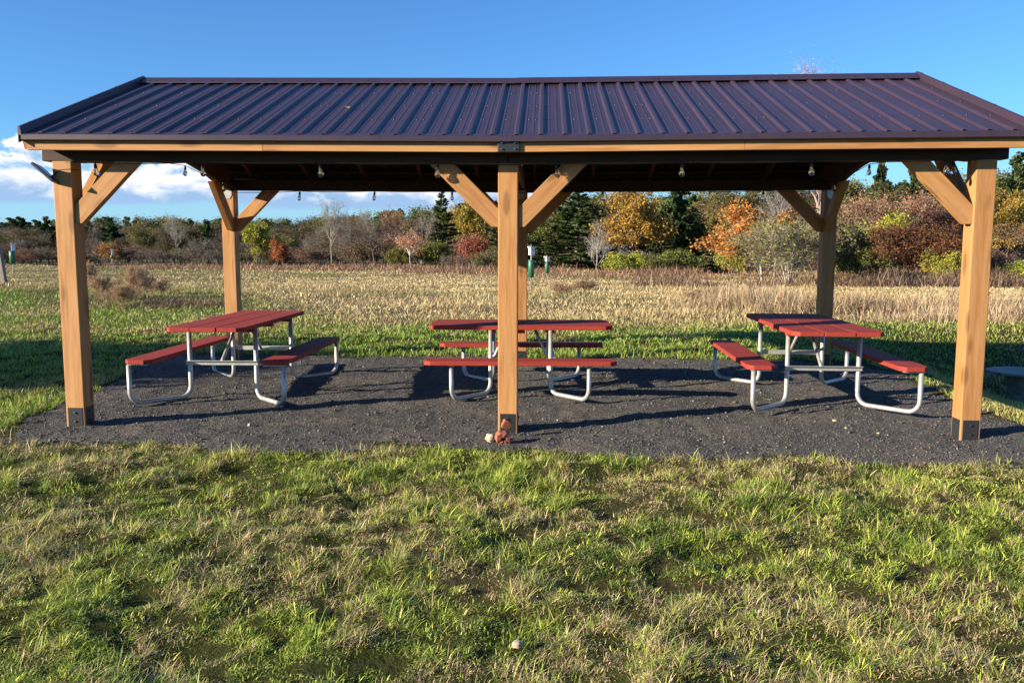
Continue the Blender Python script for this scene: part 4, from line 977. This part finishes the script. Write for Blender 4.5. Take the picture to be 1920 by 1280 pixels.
# trees one can pick out, left to right
put('pine1', 95, 104, 408, 'dark pine crown standing above the woods just left of the left front post', 'pine_tree', 'pine tree', w=62)
put('pine2', 172, 106, 416, 'small dark pine just right of the left front post', 'pine_tree', 'pine tree')
put('pine1', 213, 98, 410, 'broad tiered pine, tallest of the left treeline, over the tiny nest box', 'pine_tree', 'pine tree', w=64)
put('olive1', 283, 96, 425, 'olive rounded tree right of the broad tiered pine', w=66)
put('bare3', 341, 86, 398, 'thin pale bare tree in front of the woods left of the back left post', 'bare_tree')
put('pine1', 362, 104, 412, 'pine just left of the back left post, first of a pair', 'pine_tree', 'pine tree')
put('pine2', 392, 100, 414, 'pine right behind the back left post brace', 'pine_tree', 'pine tree')
P['orangeb'] = (broadleaf(30, 3.5, 4.2, .12, 3500, OR+BR, GB, 3, (5, 4, 4), stems=5), 3.5, 4.2)
put('orangeb', 205, 84, 455, 'orange bush at the foot of the broad tiered pine', 'autumn_bush', 'bush', w=52)
put('orangeb', 47, 86, 468, 'small orange bush in the far left woods by the nest box', 'autumn_bush', 'bush', w=22)
P['yg_round'] = (broadleaf(31, 5.5, 4.6, .12, 12000, YG+OL[:2], (.15, .13, .10), 3, (9, 6, 4), th=.12, clump=.05), 5.5, 4.6)
put('yg_round', 483, 70, 417, 'round yellow-green tree just right of the back left post', 'leafy_tree', w=66)
P['fire'] = (broadleaf(32, 4, 3.2, .12, 5500, OR+RD+BR[:1], (.13, .10, .08), 3, (8, 5, 4), th=.15), 4, 3.2)
put('fire', 521, 68, 452, 'orange-red small tree against the round yellow-green tree', 'autumn_tree', w=38)
put('brush2', 583, 74, 462, 'pinkish brown brush between the orange-red tree and the tall bare tree', 'brush_thicket', 'brush', w=60)
put('bare3', 623, 84, 369, 'tallest bare pale tree with fan of branches, left of the middle', 'bare_tree', w=70)
put('bare1', 663, 88, 400, 'short bare tree right of the tallest bare pale tree', 'bare_tree', w=44)
P['darkbare'] = (broadleaf(33, 7, 6.5, .1, 300, BR, (.11, .09, .08), 4, (6, 4, 3, 3), th=.35, twig=4, up_=.3), 7, 6.5)
put('darkbare', 705, 76, 408, 'dark crooked bare tree with spreading limbs left of the middle', 'bare_tree', w=95)
put('bare3', 697, 90, 388, 'fine-twigged bare grey tree behind the dark crooked one', 'bare_tree', w=60)
put('pink1', 738, 90, 385, 'bare pinkish-topped tree above the treeline left of the spruce', 'bare_tree', w=52)
P['orange_sap'] = (broadleaf(34, 5, 3.2, .1, 1300, [(.48, .20, .12), (.50, .25, .14), (.38, .16, .10)], LB, 3, (8, 4, 4), th=.45, twig=4, leafy=.7), 5, 3.2)
put('orange_sap', 771, 62, 430, 'slender pale-trunked sapling with salmon leaves, nearest in the middle treeline', 'sapling', w=58)
put('bushgr', 752, 66, 463, 'small dark green shrub at the foot of the salmon-leaved sapling', 'shrub', 'shrub', w=46)
put('bare3', 790, 72, 398, 'pale bare tree beside the spruce left of the centre posts', 'bare_tree', w=52)
put('spruce1', 830, 72, 357, 'tall ragged green spruce left of the centre posts', 'spruce_tree', 'spruce tree', w=92)
put('bushgr', 812, 68, 452, 'green undergrowth below the ragged spruce', 'shrub', 'shrub', w=80)
put('yellow1', 886, 78, 360, 'golden-yellow birch-like tree seen between the spruce and the centre posts', 'autumn_tree', w=66)
put('spruce2', 930, 72, 375, 'dark spruce right behind the centre posts', 'spruce_tree', 'spruce tree', w=78)
P['redb'] = (broadleaf(35, 4, 4.4, .1, 5200, RD+RU+[(.50, .19, .09)], (.2, .16, .14), 3, (6, 5, 4), stems=4), 4, 4.4)
put('redb', 875, 62, 438, 'red-orange round shrub left of the centre posts', 'autumn_bush', 'bush', w=66)
put('brush1', 915, 58, 462, 'brown leafless thicket at the foot of the centre posts view', 'brush_thicket', 'brush', w=70)
put('brush3', 845, 58, 470, 'thin grey brush below the red-orange shrub', 'brush_thicket', 'brush', w=60)
put('spruce2', 1000, 66, 380, 'dark broad spruce immediately right of the centre posts', 'spruce_tree', 'spruce tree', w=140)
put('spruce1', 1080, 62, 340, 'tallest dark spruce right of the centre posts', 'spruce_tree', 'spruce tree', w=165)
put('spruce2', 1042, 58, 420, 'lower dark spruce in front of the tallest one', 'spruce_tree', 'spruce tree', w=90)
P['deadtw'] = (broadleaf(36, 5, 4.6, .1, 0, BR, (.36, .33, .30), 3, (9, 6, 5), th=.12, twig=5, up_=.1), 5, 4.6)
put('deadtw', 1117, 54, 410, 'dead grey twiggy tree between the tall spruce and the golden tree', 'bare_tree', w=80)
put('gold1', 1186, 54, 350, 'golden-brown oak-like tree in the middle right', 'autumn_tree', w=128)
put('bushyg', 1180, 50, 472, 'yellow-green bush under the golden-brown tree', 'bush', 'bush', w=86)
put('pine2', 1262, 66, 335, 'tall dark pine right of the golden-brown tree', 'pine_tree', 'pine tree', w=90)
put('spruce2', 1232, 60, 400, 'dark narrow spruce touching the golden-brown tree', 'spruce_tree', 'spruce tree', w=70)
put('spruce2', 1296, 56, 385, 'dark dense spruce between the golden tree and the orange tree', 'spruce_tree', 'spruce tree', w=90)
put('bushgr', 1262, 52, 468, 'low dark green bush in front of the dark spruces', 'bush', 'bush', w=80)
put('spruce2', 1335, 54, 410, 'shaded spruce just left of the orange tree', 'spruce_tree', 'spruce tree', w=80)
put('olive1', 1362, 62, 348, 'green-leaved tree rising behind the orange tree', 'leafy_tree', w=110)
put('bushyg', 1368, 44, 450, 'yellow-green bush at the left foot of the orange tree', 'bush', 'bush', w=60)
P['orange_t'] = (broadleaf(37, 5, 4.4, .085, 8500, [(.52, .16, .05), (.46, .20, .055), (.56, .24, .06), (.38, .13, .045), (.34, .24, .08)], (.34, .30, .26), 3, (8, 5, 4), th=.12, twig=4, clump=.05, leafy=.7), 5, 4.4)
put('orange_t', 1428, 36, 376, 'bright orange-leaved tree left of the back right post', 'autumn_tree', w=180)
P['tangle'] = (broadleaf(38, 5, 5.4, .075, 7000, YG[:1]+OL+BR[:2], (.34, .29, .24), 3, (7, 5, 4), stems=6, twig=4, clump=.06), 5, 5.4)
put('tangle', 1480, 31, 396, 'tangled pale-stemmed shrub with sparse yellow-green leaves by the back right post', 'shrub', 'shrub', w=200)
put('bare3', 1450, 40, 300, 'white-limbed bare tree leaning over the orange tree', 'bare_tree', w=120)
put('brush1', 1536, 40, 380, 'brown twiggy growth behind the back right post', 'brush_thicket', 'brush', w=150)
put('bushyg', 1598, 42, 436, 'yellow-green bush right of the back right post', 'bush', 'bush', w=76)
put('bushgr', 1622, 38, 462, 'green low bush before the dark brown thicket', 'bush', 'bush', w=96)
put('yellow1', 1662, 46, 400, 'bright yellow-green small tree behind the dark brown thicket', 'leafy_tree', w=90)
put('darkbrown', 1712, 38, 417, 'dark brown rounded thicket left of the right front post', 'thicket', 'thicket', w=180)
put('bushyg', 1776, 36, 468, 'olive-yellow low bush touching the right front post', 'bush', 'bush', w=80)
for i, (px, tp, wd) in enumerate(((1600, 356, 90), (1660, 362, 84), (1716, 350, 92), (1775, 372, 84))):
    put('pink1', px, 58+i*2, tp, ('faded pink-leaved tree nearest the back right post', 'faded pink-leaved tree second from the back right post', 'tallest faded pink-leaved tree, third from the back right post', 'faded pink-leaved tree closest to the right front post')[i], 'autumn_tree', w=wd)
put('pine1', 1643, 74, 298, 'tall pine top seen under the roof right of the back right post', 'pine_tree', 'pine tree', w=96)
put('pine2', 1702, 78, 318, 'paler pine top left of the right front brace', 'pine_tree', 'pine tree', w=80)
put('olive2', 1740, 68, 385, 'olive tree between the pink trees and the right front brace', 'leafy_tree', w=70)
put('pine1', 1893, 62, 286, 'tall green pine at the right edge beyond the right front post', 'pine_tree', 'pine tree', w=120)
put('gold1', 1885, 52, 352, 'yellow-orange tree right of the right front post', 'autumn_tree', w=100)
put('rust1', 1925, 44, 400, 'rust-orange tree at the right edge of the picture', 'autumn_tree', w=120)
put('bushyg', 1895, 38, 488, 'bright yellow-green low bush at the right edge', 'bush', 'bush', w=100)
put('brush2', 1860, 40, 455, 'brown brush just right of the right front post', 'brush_thicket', 'brush', w=80)
P['tallbare'] = (broadleaf(39, 12, 5.6, .045, 5000, [(.55, .30, .28), (.48, .28, .25)], (.33, .24, .23), 4, (9, 5, 4, 3), th=.4, twig=5, up_=.7), 12, 5.6)
put('tallbare', 1538, 48, 96, 'tall pinkish bare tree whose top shows above the roof', 'bare_tree', w=190)
P['weedb'] = (broadleaf(40, 1.1, 1.2, .016, 2600, [(.44, .27, .15), (.36, .22, .12), (.28, .25, .09), (.48, .34, .19)], (.36, .25, .16), 3, (6, 4, 4), stems=9, twig=5, clump=.05, up_=1.0), 1.1, 1.2)
for px, dep, tp, wd, lab in ((200, 19.5, 512, 56, 'dry olive-brown weed bush just right of the left front post'), (255, 20.5, 492, 56, 'tallest reddish dried weed clump behind the left table'), (232, 18.0, 528, 60, 'loose brown weed clump left of the tallest reddish one'), (172, 27, 488, 30, 'dark little shrub against the left front post edge'), (290, 22, 515, 46, 'low brown weed clump right of the tallest reddish one'),
        (1098, 27, 522, 60, 'grey-brown weed clump in the hay field right of the nest boxes'), (1310, 22, 540, 66, 'brown weed clump left of the right table'), (1050, 24, 528, 50, 'small weed clump near the nest box pole'), (1352, 24, 536, 50, 'weed clump just behind the right table top')):
    put('weedb', px, dep, tp, lab, 'weed_clump', 'weeds', None, wd)
# unseen stand-in trees, added and sized to shade the turf at the left
for (x, y, h_) in ((-13.0, 5.2, 3.3), (-12.6, 6.6, 3.2), (-13.2, 5.9, 3.1)):
    pr, H, Wd = P['yg_round']; o = empty('leafy_tree', (x, y, float(G(x, y))), x); s = h_/H
    for nm, me in zip(('trunk', 'crown'), pr): link(nm, me, o, Matrix.Diagonal((s, s, s, 1)))
    tag(o, {5.2: 'nearest', 6.6: 'farthest', 5.9: 'middle'}[y]+' of three unseen leafy trees added beyond the left edge to shade the turf', 'tree', 'unseen added trees beyond the left edge')
